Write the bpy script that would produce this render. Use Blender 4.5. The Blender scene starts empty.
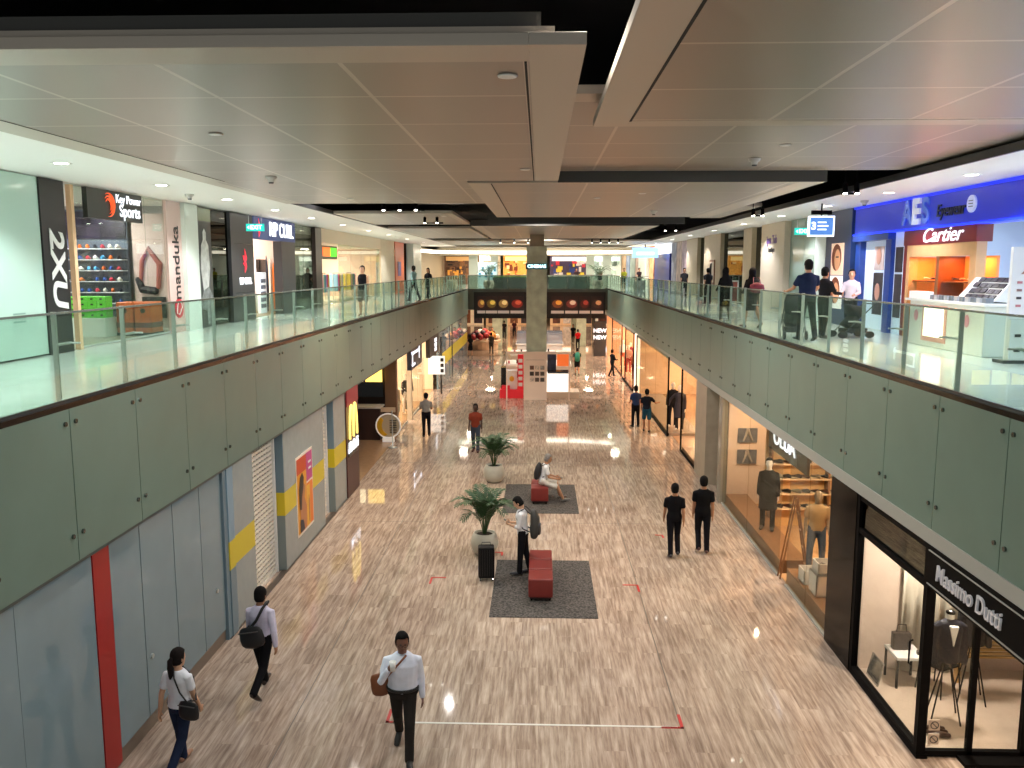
import bpy, math, random
from mathutils import Vector, Matrix
random.seed(7)
SC = bpy.context.scene
COL = SC.collection
PI = math.pi
D2R = PI/180

# ------------------------------------------------------------------ colours / materials
def lin(h):
    h = h.lstrip('#')
    out = []
    for i in (0, 2, 4):
        v = int(h[i:i+2], 16)/255
        out.append(v/12.92 if v <= .04045 else ((v+.055)/1.055)**2.4)
    return (*out, 1)

MATS = {}
def M(name, col='#808080', rough=.5, metal=0., emit=0., var=0., scale=6., bump=0., coat=0., spec=.5, emit_col=None, stretch=None):
    if name in MATS: return MATS[name]
    m = bpy.data.materials.new(name); m.use_nodes = True
    nt = m.node_tree; b = nt.nodes['Principled BSDF']
    c = lin(col)
    b.inputs['Base Color'].default_value = c
    b.inputs['Roughness'].default_value = rough
    b.inputs['Metallic'].default_value = metal
    b.inputs['Specular IOR Level'].default_value = spec
    if coat: b.inputs['Coat Weight'].default_value = coat; b.inputs['Coat Roughness'].default_value = .05
    if emit:
        b.inputs['Emission Color'].default_value = lin(emit_col) if emit_col else c
        b.inputs['Emission Strength'].default_value = emit
    if var or bump:
        tc = nt.nodes.new('ShaderNodeTexCoord'); mp = nt.nodes.new('ShaderNodeMapping')
        nz = nt.nodes.new('ShaderNodeTexNoise'); nz.inputs['Scale'].default_value = scale; nz.inputs['Detail'].default_value = 4
        nt.links.new(tc.outputs['Object'], mp.inputs['Vector']); nt.links.new(mp.outputs[0], nz.inputs['Vector'])
        if stretch: mp.inputs['Scale'].default_value = stretch
        if var:
            rp = nt.nodes.new('ShaderNodeValToRGB')
            rp.color_ramp.elements[0].position = .3; rp.color_ramp.elements[1].position = .7
            rp.color_ramp.elements[0].color = tuple(max(0, v*(1-var)) for v in c[:3])+(1,)
            rp.color_ramp.elements[1].color = tuple(min(1, v*(1+var)) for v in c[:3])+(1,)
            nt.links.new(nz.outputs['Fac'], rp.inputs[0]); nt.links.new(rp.outputs[0], b.inputs['Base Color'])
        if bump:
            bp = nt.nodes.new('ShaderNodeBump'); bp.inputs['Strength'].default_value = bump; bp.inputs['Distance'].default_value = .01
            nt.links.new(nz.outputs['Fac'], bp.inputs['Height']); nt.links.new(bp.outputs[0], b.inputs['Normal'])
    MATS[name] = m
    return m

def glass_mat(name, tint='#ffffff', refl=.08, rough=.0, dens=0.0, haze='#9fb5ad'):
    if name in MATS: return MATS[name]
    m = bpy.data.materials.new(name); m.use_nodes = True
    nt = m.node_tree; nt.nodes.clear()
    o = nt.nodes.new('ShaderNodeOutputMaterial'); tr = nt.nodes.new('ShaderNodeBsdfTransparent')
    gl = nt.nodes.new('ShaderNodeBsdfGlossy'); mx = nt.nodes.new('ShaderNodeMixShader')
    lw = nt.nodes.new('ShaderNodeLayerWeight'); lw.inputs['Blend'].default_value = .35
    mr = nt.nodes.new('ShaderNodeMapRange'); mr.inputs['To Min'].default_value = refl*.5; mr.inputs['To Max'].default_value = min(1, refl*3)
    tr.inputs['Color'].default_value = lin(tint); gl.inputs['Roughness'].default_value = rough
    gl.inputs['Color'].default_value = (.9, .95, .92, 1)
    nt.links.new(lw.outputs['Fresnel'], mr.inputs['Value']); nt.links.new(mr.outputs[0], mx.inputs[0])
    src = tr
    if dens:
        df = nt.nodes.new('ShaderNodeBsdfDiffuse'); df.inputs['Color'].default_value = lin(haze)
        m2 = nt.nodes.new('ShaderNodeMixShader'); m2.inputs[0].default_value = dens
        nt.links.new(tr.outputs[0], m2.inputs[1]); nt.links.new(df.outputs[0], m2.inputs[2]); src = m2
    nt.links.new(src.outputs[0], mx.inputs[1]); nt.links.new(gl.outputs[0], mx.inputs[2])
    nt.links.new(mx.outputs[0], o.inputs[0])
    MATS[name] = m
    return m

def floor_mat():
    m = bpy.data.materials.new('travertine planks'); m.use_nodes = True
    nt = m.node_tree; N = nt.nodes; L = nt.links; b = N['Principled BSDF']
    tc = N.new('ShaderNodeTexCoord')
    mp = N.new('ShaderNodeMapping'); mp.inputs['Rotation'].default_value = (0, 0, PI/2)
    br = N.new('ShaderNodeTexBrick'); br.inputs['Scale'].default_value = 1.0
    br.inputs['Brick Width'].default_value = 1.2; br.inputs['Row Height'].default_value = .3
    br.inputs['Mortar Size'].default_value = .0025; br.inputs['Bias'].default_value = 0
    br.inputs['Color1'].default_value = (.32, .32, .32, 1); br.inputs['Color2'].default_value = (.68, .68, .68, 1)
    br.inputs['Mortar'].default_value = (.30, .30, .30, 1)
    L.new(tc.outputs['Object'], mp.inputs[0]); L.new(mp.outputs[0], br.inputs['Vector'])
    # veins : noise stretched along Y, shifted per plank
    m2 = N.new('ShaderNodeMapping'); m2.inputs['Scale'].default_value = (11, .8, 1)
    L.new(tc.outputs['Object'], m2.inputs[0])
    off = N.new('ShaderNodeVectorMath'); off.operation = 'MULTIPLY_ADD'
    off.inputs[1].default_value = (0, 9, 3)
    L.new(br.outputs['Color'], off.inputs[0]); L.new(m2.outputs[0], off.inputs[2])
    nz = N.new('ShaderNodeTexNoise'); nz.inputs['Scale'].default_value = 1.6; nz.inputs['Detail'].default_value = 6; nz.inputs['Roughness'].default_value = .62
    L.new(off.outputs[0], nz.inputs['Vector'])
    rp = N.new('ShaderNodeValToRGB')
    e = rp.color_ramp.elements
    e[0].position = .25; e[0].color = lin('#7d6a5d')
    e[1].position = .76; e[1].color = lin('#d0bdac')
    x = rp.color_ramp.elements.new(.45); x.color = lin('#a18d7e')
    x = rp.color_ramp.elements.new(.58); x.color = lin('#b8a595')
    L.new(nz.outputs['Fac'], rp.inputs[0])
    mx = N.new('ShaderNodeMix'); mx.data_type = 'RGBA'; mx.blend_type = 'OVERLAY'; mx.inputs['Factor'].default_value = .17
    L.new(rp.outputs[0], mx.inputs['A']); L.new(br.outputs['Color'], mx.inputs['B'])
    # slow tonal drift
    n3 = N.new('ShaderNodeTexNoise'); n3.inputs['Scale'].default_value = .9; n3.inputs['Detail'].default_value = 4
    L.new(tc.outputs['Object'], n3.inputs['Vector'])
    m3 = N.new('ShaderNodeMix'); m3.data_type = 'RGBA'; m3.blend_type = 'SOFT_LIGHT'; m3.inputs['Factor'].default_value = .5
    L.new(mx.outputs['Result'], m3.inputs['A']); L.new(n3.outputs['Fac'], m3.inputs['B'])
    L.new(m3.outputs['Result'], b.inputs['Base Color'])
    b.inputs['Roughness'].default_value = .04; b.inputs['Specular IOR Level'].default_value = .56
    bp = N.new('ShaderNodeBump'); bp.inputs['Strength'].default_value = .03; bp.inputs['Distance'].default_value = .004
    n4 = N.new('ShaderNodeTexNoise'); n4.inputs['Scale'].default_value = 2.2; L.new(tc.outputs['Object'], n4.inputs['Vector'])
    L.new(n4.outputs['Fac'], bp.inputs['Height']); L.new(bp.outputs[0], b.inputs['Normal'])
    return m

def ceil_mat(name, ox, oy, w=1.55, h=1.7):
    m = bpy.data.materials.new(name); m.use_nodes = True
    nt = m.node_tree; N = nt.nodes; L = nt.links; b = N['Principled BSDF']
    tc = N.new('ShaderNodeTexCoord'); mp = N.new('ShaderNodeMapping'); mp.inputs['Location'].default_value = (-ox, -oy, 0)
    L.new(tc.outputs['Object'], mp.inputs[0])
    br = N.new('ShaderNodeTexBrick'); br.offset = 0; br.inputs['Scale'].default_value = 1
    br.inputs['Brick Width'].default_value = w; br.inputs['Row Height'].default_value = h
    br.inputs['Mortar Size'].default_value = .022; br.inputs['Mortar Smooth'].default_value = .1
    br.inputs['Color1'].default_value = lin('#958b81'); br.inputs['Color2'].default_value = lin('#9a9086')
    br.inputs['Mortar'].default_value = lin('#bdb4a8')
    L.new(mp.outputs[0], br.inputs['Vector'])
    L.new(br.outputs['Color'], b.inputs['Base Color'])
    b.inputs['Roughness'].default_value = .34; b.inputs['Metallic'].default_value = .5
    bp = N.new('ShaderNodeBump'); bp.inputs['Strength'].default_value = .4; bp.inputs['Distance'].default_value = .01; bp.invert = True
    L.new(br.outputs['Fac'], bp.inputs['Height']); L.new(bp.outputs[0], b.inputs['Normal'])
    return m

# ------------------------------------------------------------------ mesh builder
class MB:
    def __init__(s): s.v = []; s.f = []
    def add(s, vs, fs):
        n = len(s.v); s.v += [tuple(p) for p in vs]; s.f += [tuple(n+i for i in f) for f in fs]; return s
    def box(s, x0, x1, y0, y1, z0, z1):
        if x0 > x1: x0, x1 = x1, x0
        if y0 > y1: y0, y1 = y1, y0
        if z0 > z1: z0, z1 = z1, z0
        return s.add([(x0,y0,z0),(x1,y0,z0),(x1,y1,z0),(x0,y1,z0),(x0,y0,z1),(x1,y0,z1),(x1,y1,z1),(x0,y1,z1)],
                     [(3,2,1,0),(4,5,6,7),(0,1,5,4),(1,2,6,5),(2,3,7,6),(3,0,4,7)])
    def cyl(s, p0, p1, r0, r1=None, n=12):
        r1 = r0 if r1 is None else r1
        p0 = Vector(p0); p1 = Vector(p1); t = (p1-p0).normalized()
        a = Vector((1,0,0)) if abs(t.x) < .8 else Vector((0,1,0))
        u = t.cross(a).normalized(); w = t.cross(u)
        vs = []
        for p, r in ((p0, r0), (p1, r1)):
            for i in range(n):
                an = 2*PI*i/n; vs.append(p+u*math.cos(an)*r+w*math.sin(an)*r)
        fs = [(i, (i+1) % n, n+(i+1) % n, n+i) for i in range(n)]+[tuple(range(n))[::-1], tuple(range(n, 2*n))]
        return s.add(vs, fs)
    def lathe(s, prof, c=(0,0,0), n=24):
        vs = []
        for r, z in prof:
            for i in range(n):
                an = 2*PI*i/n; vs.append((c[0]+r*math.cos(an), c[1]+r*math.sin(an), c[2]+z))
        k = len(prof)
        fs = [(j*n+i, j*n+(i+1) % n, (j+1)*n+(i+1) % n, (j+1)*n+i) for j in range(k-1) for i in range(n)]
        fs += [tuple(range(n))[::-1], tuple(range((k-1)*n, k*n))]
        return s.add(vs, fs)
    def ell(s, c, r, n=12, m=8):
        prof = [(math.sin(PI*j/m), -math.cos(PI*j/m)) for j in range(1, m)]
        vs = [(c[0], c[1], c[2]-r[2])]
        for q, z in prof:
            for i in range(n):
                an = 2*PI*i/n; vs.append((c[0]+r[0]*q*math.cos(an), c[1]+r[1]*q*math.sin(an), c[2]+r[2]*z))
        vs.append((c[0], c[1], c[2]+r[2])); k = len(prof)
        fs = [(0, 1+(i+1) % n, 1+i) for i in range(n)]
        fs += [(1+j*n+i, 1+j*n+(i+1) % n, 1+(j+1)*n+(i+1) % n, 1+(j+1)*n+i) for j in range(k-1) for i in range(n)]
        e = len(vs)-1; b = 1+(k-1)*n
        fs += [(b+i, b+(i+1) % n, e) for i in range(n)]
        return s.add(vs, fs)
    def tube(s, pts, rad, n=10, ref=None, caps=True):
        """loft through points; rad = list of r or (rx,ry)"""
        pts = [Vector(p) for p in pts]
        rad = [(r, r) if not isinstance(r, (tuple, list)) else r for r in rad]
        if caps:
            t0 = (pts[0]-pts[1]).normalized(); t1 = (pts[-1]-pts[-2]).normalized()
            a, b = rad[0], rad[-1]
            ma, mb_ = min(a), min(b)
            pts = [pts[0]+t0*ma*.75, pts[0]+t0*ma*.45]+pts+[pts[-1]+t1*mb_*.45, pts[-1]+t1*mb_*.75]
            rad = [(a[0]*.35, a[1]*.35), (a[0]*.8, a[1]*.8)]+rad+[(b[0]*.8, b[1]*.8), (b[0]*.35, b[1]*.35)]
        k = len(pts); vs = []
        pu = None
        for j in range(k):
            t = (pts[min(j+1, k-1)]-pts[max(j-1, 0)]).normalized()
            if ref is not None: a = Vector(ref)
            elif pu is not None: a = pu
            else: a = Vector((1,0,0)) if abs(t.x) < .8 else Vector((0,1,0))
            u = (a-t*a.dot(t)).normalized(); w = t.cross(u); pu = u
            for i in range(n):
                an = 2*PI*i/n; vs.append(pts[j]+u*math.cos(an)*rad[j][0]+w*math.sin(an)*rad[j][1])
        fs = [(j*n+i, j*n+(i+1) % n, (j+1)*n+(i+1) % n, (j+1)*n+i) for j in range(k-1) for i in range(n)]
        fs += [tuple(range(n))[::-1], tuple(range((k-1)*n, k*n))]
        return s.add(vs, fs)
    def prism(s, poly, y0, y1, axis='y'):
        """poly = list of 2-D points, extruded along axis ('x': poly=(y,z); 'y': poly=(x,z); 'z': poly=(x,y))"""
        n = len(poly)
        def P(p, t): return {'x': (t, p[0], p[1]), 'y': (p[0], t, p[1]), 'z': (p[0], p[1], t)}[axis]
        vs = [P(p, y0) for p in poly]+[P(p, y1) for p in poly]
        return s.add(vs, [tuple(range(n)), tuple(range(n, 2*n))[::-1]]+[(i, i+n, (i+1) % n+n, (i+1) % n) for i in range(n)])
    def mesh(s, name, mat, off=(0,0,0), smooth=False):
        me = bpy.data.meshes.new(name)
        me.from_pydata([(p[0]-off[0], p[1]-off[1], p[2]-off[2]) for p in s.v], [], s.f)
        me.validate()
        import bmesh
        bm = bmesh.new(); bm.from_mesh(me); bmesh.ops.recalc_face_normals(bm, faces=bm.faces); bm.to_mesh(me); bm.free()
        if mat: me.materials.append(mat)
        if smooth:
            for p in me.polygons: p.use_smooth = True
        return me
    def build(s, name, mat, parent=None, smooth=False, bevel=0, world=False, label=None):
        """child of parent (local coords, or world coords if world=True)"""
        off = (0,0,0)
        if parent is not None and world: off = tuple(parent.location)
        me = s.mesh(name, mat, off, smooth)
        o = bpy.data.objects.new(name, me); COL.objects.link(o)
        if parent is not None: o.parent = parent
        else:
            xs = [p[0] for p in s.v]; ys = [p[1] for p in s.v]; zs = [p[2] for p in s.v]
            c = Vector(((min(xs)+max(xs))/2, (min(ys)+max(ys))/2, min(zs)))
            if not s.keep:
                me.transform(Matrix.Translation(-c)); o.location = c
        if bevel:
            b = o.modifiers.new('bevel', 'BEVEL'); b.width = bevel; b.segments = 2; b.limit_method = 'ANGLE'
            w = o.modifiers.new('wn', 'WEIGHTED_NORMAL') if False else None
        if label: o['label'] = label
        return o
    keep = False

def box(*a): return MB().box(*a)

def tag(o, label, cat, group=None, kind=None):
    o['label'] = label; o['category'] = cat
    if group: o['group'] = group
    if kind: o['kind'] = kind
    return o

def thing(name, loc, label, cat, group=None, rz=0, kind=None):
    o = bpy.data.objects.new(name, None); COL.objects.link(o)
    o.empty_display_size = .1
    o.location = loc; o.rotation_euler = (0, 0, rz)
    return tag(o, label, cat, group, kind)

def struct(name, mb, mat, label=None, keep=True, bevel=0):
    mb.keep = keep
    o = mb.build(name, mat, bevel=bevel); o['kind'] = 'structure'
    if label: o['label'] = label
    return o

def copy_tree(o, parent=None):
    c = o.copy(); COL.objects.link(c); c.parent = parent
    for ch in o.children: copy_tree(ch, c)
    return c
def copy_thing(o, loc, label=None, rz=None, scale=None):
    c = copy_tree(o); c.location = loc
    if rz is not None: c.rotation_euler = (0, 0, rz)
    if scale: c.scale = (scale,)*3
    if label: c['label'] = label
    return c

FLAT_ROT = {'cam': (PI/2, 0, 0), 'left': (PI/2, 0, PI/2), 'right': (PI/2, 0, -PI/2)}
def text(name, body, size, mat, loc, face='cam', parent=None, ext=.01, bold=0., shear=0., roll=0., align='CENTER', sx=1., world=True):
    cu = bpy.data.curves.new(name, 'FONT'); cu.body = body; cu.size = size; cu.extrude = ext
    cu.offset = bold; cu.shear = shear; cu.align_x = align; cu.align_y = 'CENTER'
    tmp = bpy.data.objects.new(name+'_c', cu); COL.objects.link(tmp)
    dg = bpy.context.evaluated_depsgraph_get(); dg.update()
    me = bpy.data.meshes.new_from_object(tmp.evaluated_get(dg))
    bpy.data.objects.remove(tmp); bpy.data.curves.remove(cu)
    me.materials.clear(); me.materials.append(mat)
    me.transform(Matrix.Diagonal((sx, 1, 1, 1)))
    if roll: me.transform(Matrix.Rotation(roll, 4, 'Z'))
    o = bpy.data.objects.new(name, me); COL.objects.link(o)
    if parent is not None:
        o.parent = parent
        if world: loc = Vector(loc)-parent.location
    o.location = loc; o.rotation_euler = FLAT_ROT[face] if isinstance(face, str) else face
    return o

def lamp(kind, loc, power, col='#ffffff', size=.3, rot=(0,0,0), name='lamp_light', spot=120, blend=.6, sy=None, parent=None):
    d = bpy.data.lights.new(name, kind); d.energy = power; d.color = lin(col)[:3]
    if kind == 'AREA':
        d.shape = 'RECTANGLE' if sy else 'DISK'; d.size = size
        if sy: d.size_y = sy
    elif kind == 'SPOT':
        d.shadow_soft_size = size; d.spot_size = spot*D2R; d.spot_blend = blend
    else: d.shadow_soft_size = size
    o = bpy.data.objects.new(name, d); COL.objects.link(o)
    if parent is not None:
        o.parent = parent; loc = Vector(loc)-parent.location
    o.location = loc; o.rotation_euler = rot
    return o

# ------------------------------------------------------------------ people
def remesh(mb, name, mat, vox, it=3):
    me = mb.mesh(name, mat)
    o = bpy.data.objects.new(name, me); COL.objects.link(o)
    r = o.modifiers.new('r', 'REMESH'); r.mode = 'VOXEL'; r.voxel_size = vox; r.use_smooth_shade = True
    s = o.modifiers.new('s', 'SMOOTH'); s.factor = .5; s.iterations = it
    dg = bpy.context.evaluated_depsgraph_get(); dg.update()
    m2 = bpy.data.meshes.new_from_object(o.evaluated_get(dg))
    bpy.data.objects.remove(o); bpy.data.meshes.remove(me)
    m2.materials.clear(); m2.materials.append(mat)
    for p in m2.polygons: p.use_smooth = True
    return m2

def V(*a): return Vector(a)

SKIN = {'light': '#c69a7c', 'tan': '#a87a5c', 'brown': '#7a5240', 'dark': '#4a3228'}
def figure(root, H=1.72, lean=0., legs=((18, 8), (-16, 12)), arms=((-18, 6, 12, 0), (16, 6, 14, 0)), head=(0, 0),
           skin='tan', top=('tee', '#222222'), bottom=('long', '#222222'), shoes='#222222', hair=('short', '#15110f'),
           face=False, vox=.014, build=1., seat=None, mannequin=None, fem=False, glasses=False, tuck=False, fingers=True, belt=None):
    """legs, arms = (left, right); left is -x when facing +y. legs:(thigh, knee) deg. arms:(swing, abduct, elbow, inward)"""
    s = H/1.75
    hipz = .93
    sm = M('skin '+skin if not mannequin else 'mannequin '+mannequin, SKIN.get(skin, '#c69a7c') if not mannequin else mannequin, .5 if not mannequin else .3)
    # --- legs
    J = {}
    low = 9
    for i, sd in ((0, -1), (1, 1)):
        a, k = legs[i][0]*D2R, legs[i][1]*D2R
        ab = (legs[i][2] if len(legs[i]) > 2 else 2)*D2R
        hip = V(sd*.088, 0, hipz)
        kd = V(sd*math.sin(ab), math.sin(a), -math.cos(a)).normalized()
        knee = hip+kd*.43
        sdv = V(0, math.sin(a-k), -math.cos(a-k))
        ank = knee+sdv*.41
        fp = min(0., (a-k)*.8) if seat is None else 0
        # foot direction
        fd = V(sd*.12, math.cos(fp), math.sin(fp)).normalized() if (a-k) < 0 else V(sd*.12, math.cos((a-k)*.5), math.sin((a-k)*.5)).normalized()
        toe = ank+V(0, 0, -.045)+fd*.17
        heel = ank+V(0, 0, -.04)-fd*.05
        J[i] = (hip, knee, ank, heel, toe)
        low = min(low, toe.z-.035, heel.z-.04)
    dz = -low
    def S(p): return V(p.x, p.y, p.z+dz)*s
    la = lean*D2R
    bw = build
    def T(x, y, z):
        """torso point -> leaned, about the hips"""
        zz = z-hipz
        y = y
        return V(x, y*math.cos(la)+zz*math.sin(la), hipz+zz*math.cos(la)-y*math.sin(la))
    shw = .174*(.9 if fem else 1)*(bw*.5+.5)
    def torso(mb, g, z0, z1, extra=0):
        rings = [(.86, .125, .10, 0), (.92, .160, .112, -.005), (.99, .158, .108, 0), (1.08, .140*(.9 if fem else 1), .098, .005), (1.2, .150*(.94 if fem else 1), .106, .008),
                 (1.31, .166*(.93 if fem else 1), .112 if not fem else .12, .006), (1.385, .155*(.92 if fem else 1), .092, -.005), (1.43, .112, .074, -.012), (1.46, .075, .062, -.012)]
        pts = []; rad = []
        for z, rx, ry, yo in rings:
            if z0-.001 <= z <= z1+.001:
                bb = bw if z < 1.35 else (bw*.5+.5)
                pts.append(S(T(0, yo+((bw-1)*.06 if 1.0 < z < 1.3 else 0), z))); rad.append(((rx*bb+g)*s, (ry*(bb*1.1-.1)+g)*s))
        mb.tube(pts, rad, 16, ref=(1,0,0), caps=False)
    # arms
    A = {}
    for i, sd in ((0, -1), (1, 1)):
        sw, ab, el, inn = [q*D2R for q in arms[i][:4]]
        sh = T(sd*shw, -.01, 1.372)
        ud = V(sd*math.sin(ab), math.sin(sw)*math.cos(ab), -math.cos(sw)*math.cos(ab))
        elb = sh+ud*.285
        fd = V(-sd*math.sin(inn)+sd*math.sin(ab)*.4*math.cos(inn), math.sin(sw+el)*math.cos(inn), -math.cos(sw+el)*math.cos(inn)).normalized()
        wr = elb+fd*.245
        A[i] = (sh, elb, wr, fd, sd)
    # head frame
    neck = T(0, -.012, 1.46)
    hp, hy = head[0]*D2R, head[1]*D2R
    hb = neck+V(0, .012+.03*math.sin(la), .047)
    R = Matrix.Rotation(hy, 3, 'Z') @ Matrix.Rotation(hp-la*.3, 3, 'X')
    def Hd(x, y, z): return S(hb+R @ (V(x, y, z)*1.07))
    # ---------- body
    b = MB()
    torso(b, 0, .86, 1.46)
    b.tube([S(T(0, -.012, 1.42)), S(neck+V(0, 0, .01)), S(hb+V(0, 0, .04))], [.066*s, .060*s, .056*s], 12)
    # head: loft in local z
    prof = [(-.015, .038, .034, .048), (.01, .056, .058, .032), (.05, .066, .078, .018), (.09, .072, .088, .010), (.13, .075, .094, .002), (.165, .070, .088, -.004), (.195, .052, .066, -.008), (.212, .026, .034, -.008)]
    vs = []; n = 16
    for z, rx, ry, yo in prof:
        for i in range(n):
            an = 2*PI*i/n; vs.append(Hd(rx*math.cos(an), yo+ry*math.sin(an), z))
    k = len(prof)
    b.add(vs, [(j*n+i, j*n+(i+1) % n, (j+1)*n+(i+1) % n, (j+1)*n+i) for j in range(k-1) for i in range(n)]+[tuple(range(n))[::-1], tuple(range((k-1)*n, k*n))])
    b.tube([Hd(0, .094, .115), Hd(0, .108, .085), Hd(0, .112, .072)], [.008*s, .012*s, .013*s], 8)   # nose
    for sd in (-1, 1): b.tube([Hd(sd*.074, 0, .065), Hd(sd*.080, -.006, .105)], [(.010*s, .016*s)]*2, 8)    # ears
    for i, (hip, kn, an, he, to) in J.items():
        b.tube([S(hip+V(0, 0, .03)), S(hip+(kn-hip)*.35), S(kn), S(kn+(an-kn)*.35), S(an)], [.082*s, .075*s, .054*s, .053*s, .037*s], 12)
        b.tube([S(he), S(an+V(0, 0, -.045)), S(to)], [(.032*s, .028*s), (.036*s, .032*s), (.034*s, .018*s)], 10)
    hands = {}
    for i, (sh, el, wr, fd, sd) in A.items():
        b.tube([S(sh+V(-sd*.04, 0, .0)), S(sh), S(sh+(el-sh)*.5), S(el), S(el+(wr-el)*.4), S(wr)], [.05*s, .052*s, .046*s, .038*s, .036*s, .026*s], 12)
        # palm normal: towards the body midline, perpendicular to fd
        nrm = V(-sd, .15, 0) if fd.z < -.4 else V(-sd*.7, -.2, .3)
        if inn_over(arms[i]): nrm = V(0, -1, -.1)
        nrm = (nrm-fd*nrm.dot(fd)).normalized(); wd = fd.cross(nrm).normalized()
        thumb = wd if wd.y+wd.z*.5 > 0 else -wd
        pal = wr+fd*.085
        b.tube([S(wr), S(wr+fd*.04), S(pal)], [(.026*s, .020*s), (.038*s, .017*s), (.040*s, .014*s)], 10, ref=wd)
        curl = arms[i][4] if len(arms[i]) > 4 else 25
        if fingers:
            for q, (o, ln) in enumerate(((.030, .068), (.010, .078), (-.010, .073), (-.029, .058))):
                p0 = pal+thumb*o-fd*.01
                c1, c2 = curl*D2R*.6, curl*D2R*1.5
                p1 = p0+(fd*math.cos(c1)+nrm*math.sin(c1))*ln*.5
                p2 = p1+(fd*math.cos(c2)+nrm*math.sin(c2))*ln*.5
                b.tube([S(p0), S(p1), S(p2)], [.0095*s, .009*s, .0075*s], 7)
            t0 = wr+fd*.03+thumb*.03; t1 = t0+(fd*.7+thumb*.6+nrm*.25).normalized()*.045; t2 = t1+(fd*.95+nrm*.4).normalized()*.03
            b.tube([S(t0), S(t1), S(t2)], [.013*s, .0105*s, .009*s], 7)
        hands[i] = S(pal+nrm*.03)
    me = remesh(b, 'body', sm, vox*s)
    body = bpy.data.objects.new('body', me); COL.objects.link(body); body.parent = root
    def part(mb, nm, mat, v=None, it=2):
        me = remesh(mb, nm, mat, (v or vox*1.15)*s, it); o = bpy.data.objects.new(nm, me); COL.objects.link(o); o.parent = root; return o
    # ---------- trousers
    kind, colr = bottom
    bm_ = M('cloth '+colr, colr, .9, spec=.12, var=.12, scale=9, bump=.15)
    tm = M('cloth '+top[1], top[1], .9, spec=.15, var=.07, scale=9, bump=.2)
    if kind in ('long', 'shorts'):
        p = MB(); torso(p, .012, .86, 1.0 if tuck else .99)
        for i, (hip, kn, an, he, to) in J.items():
            if kind == 'long':
                p.tube([S(hip+V(0, 0, .05)), S(hip+(kn-hip)*.3), S(kn), S(kn+(an-kn)*.5), S(an+(an-kn).normalized()*.02)],
                       [.096*s*min(bw, 1.1), .090*s, .070*s, .062*s, .060*s], 14)
            else:
                p.tube([S(hip+V(0, 0, .05)), S(hip+(kn-hip)*.3), S(hip+(kn-hip)*.88)], [.098*s, .094*s, .088*s], 14)
        part(p, 'trousers' if kind == 'long' else 'shorts', bm_)
    elif kind in ('skirt', 'robe'):
        p = MB(); z1 = .52 if kind == 'skirt' else .09
        c = S(V(0, 0, z1)); p.tube([S(T(0, 0, 1.02)), S(V(0, 0, .9)), S(V(0, 0, .7)), V(0, 0, c.z)], [(.15*s, .11*s), (.18*s, .14*s), (.19*s, .16*s), (.2*s if kind == 'skirt' else .24*s, .17*s)], 18, ref=(1,0,0), caps=False)
        part(p, 'skirt' if kind == 'skirt' else 'robe', bm_)
    # ---------- top
    kt = top[0]
    if kt != 'none':
        p = MB(); torso(p, .016, .92 if not tuck else .99, 1.46)
        if kt == 'robe' or kt == 'coat':
            zb = .5 if kt == 'coat' else .12
            p.tube([S(T(0, 0, 1.1)), S(V(0, 0, .9)), S(V(0, 0, zb))], [(.17*s, .125*s), (.2*s, .15*s), (.22*s, .18*s)], 16, ref=(1,0,0), caps=False)
        for i, (sh, el, wr, fd, sd) in A.items():
            if kt in ('tee', 'polo'):
                p.tube([S(sh+V(-sd*.05, 0, .005)), S(sh), S(sh+(el-sh)*.62)], [.055*s, .065*s, .062*s], 12)
            elif kt in ('shirt', 'robe', 'coat'):
                p.tube([S(sh+V(-sd*.05, 0, .005)), S(sh), S(sh+(el-sh)*.5), S(el), S(el+(wr-el)*.97)], [.055*s, .063*s, .058*s, .052*s, .040*s], 12)
            elif kt == 'rolled':
                p.tube([S(sh+V(-sd*.05, 0, .005)), S(sh), S(sh+(el-sh)*.5), S(el), S(el+(wr-el)*.3)], [.055*s, .063*s, .058*s, .052*s, .048*s], 12)
            elif kt == 'tank':
                p.tube([S(sh+V(-sd*.09, 0, .0)), S(sh+V(-sd*.03, 0, .01))], [.05*s, .045*s], 10)
        if kt in ('shirt', 'polo', 'rolled'):
            p.tube([S(T(0, -.012, 1.43)), S(T(0, -.010, 1.475))], [(.074*s, .07*s), (.066*s, .064*s)], 14, ref=(1,0,0), caps=False)
        part(p, {'tee': 'tee_shirt', 'polo': 'polo_shirt', 'shirt': 'shirt', 'rolled': 'shirt', 'tank': 'tank_top', 'robe': 'robe', 'coat': 'coat'}[kt], tm)
    if belt:
        p = MB(); c = T(0, .004*bw, 1.005)
        p.tube([S(T(0, .003+(bw-1)*.06, .985)), S(T(0, .004+(bw-1)*.06, 1.02))], [((.158*bw+.022)*s, (.108*(bw*1.1-.1)+.02)*s)]*2, 20, ref=(1,0,0), caps=False)
        p.build('belt', M('black leather', '#141312', .4), root, smooth=True)
    # ---------- shoes
    if shoes:
        shm = M('shoe '+shoes, shoes, .45)
        for i, (hip, kn, an, he, to) in J.items():
            p = MB(); fd = (to-he).normalized()
            p.tube([S(he-fd*.005), S(he+(to-he)*.35+V(0, 0, .012)), S(he+(to-he)*.75), S(to+fd*.025)], [(.036*s, .042*s), (.042*s, .05*s), (.046*s, .034*s), (.036*s, .024*s)], 12)
            p.build('shoe', shm, root, smooth=True)
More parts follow.
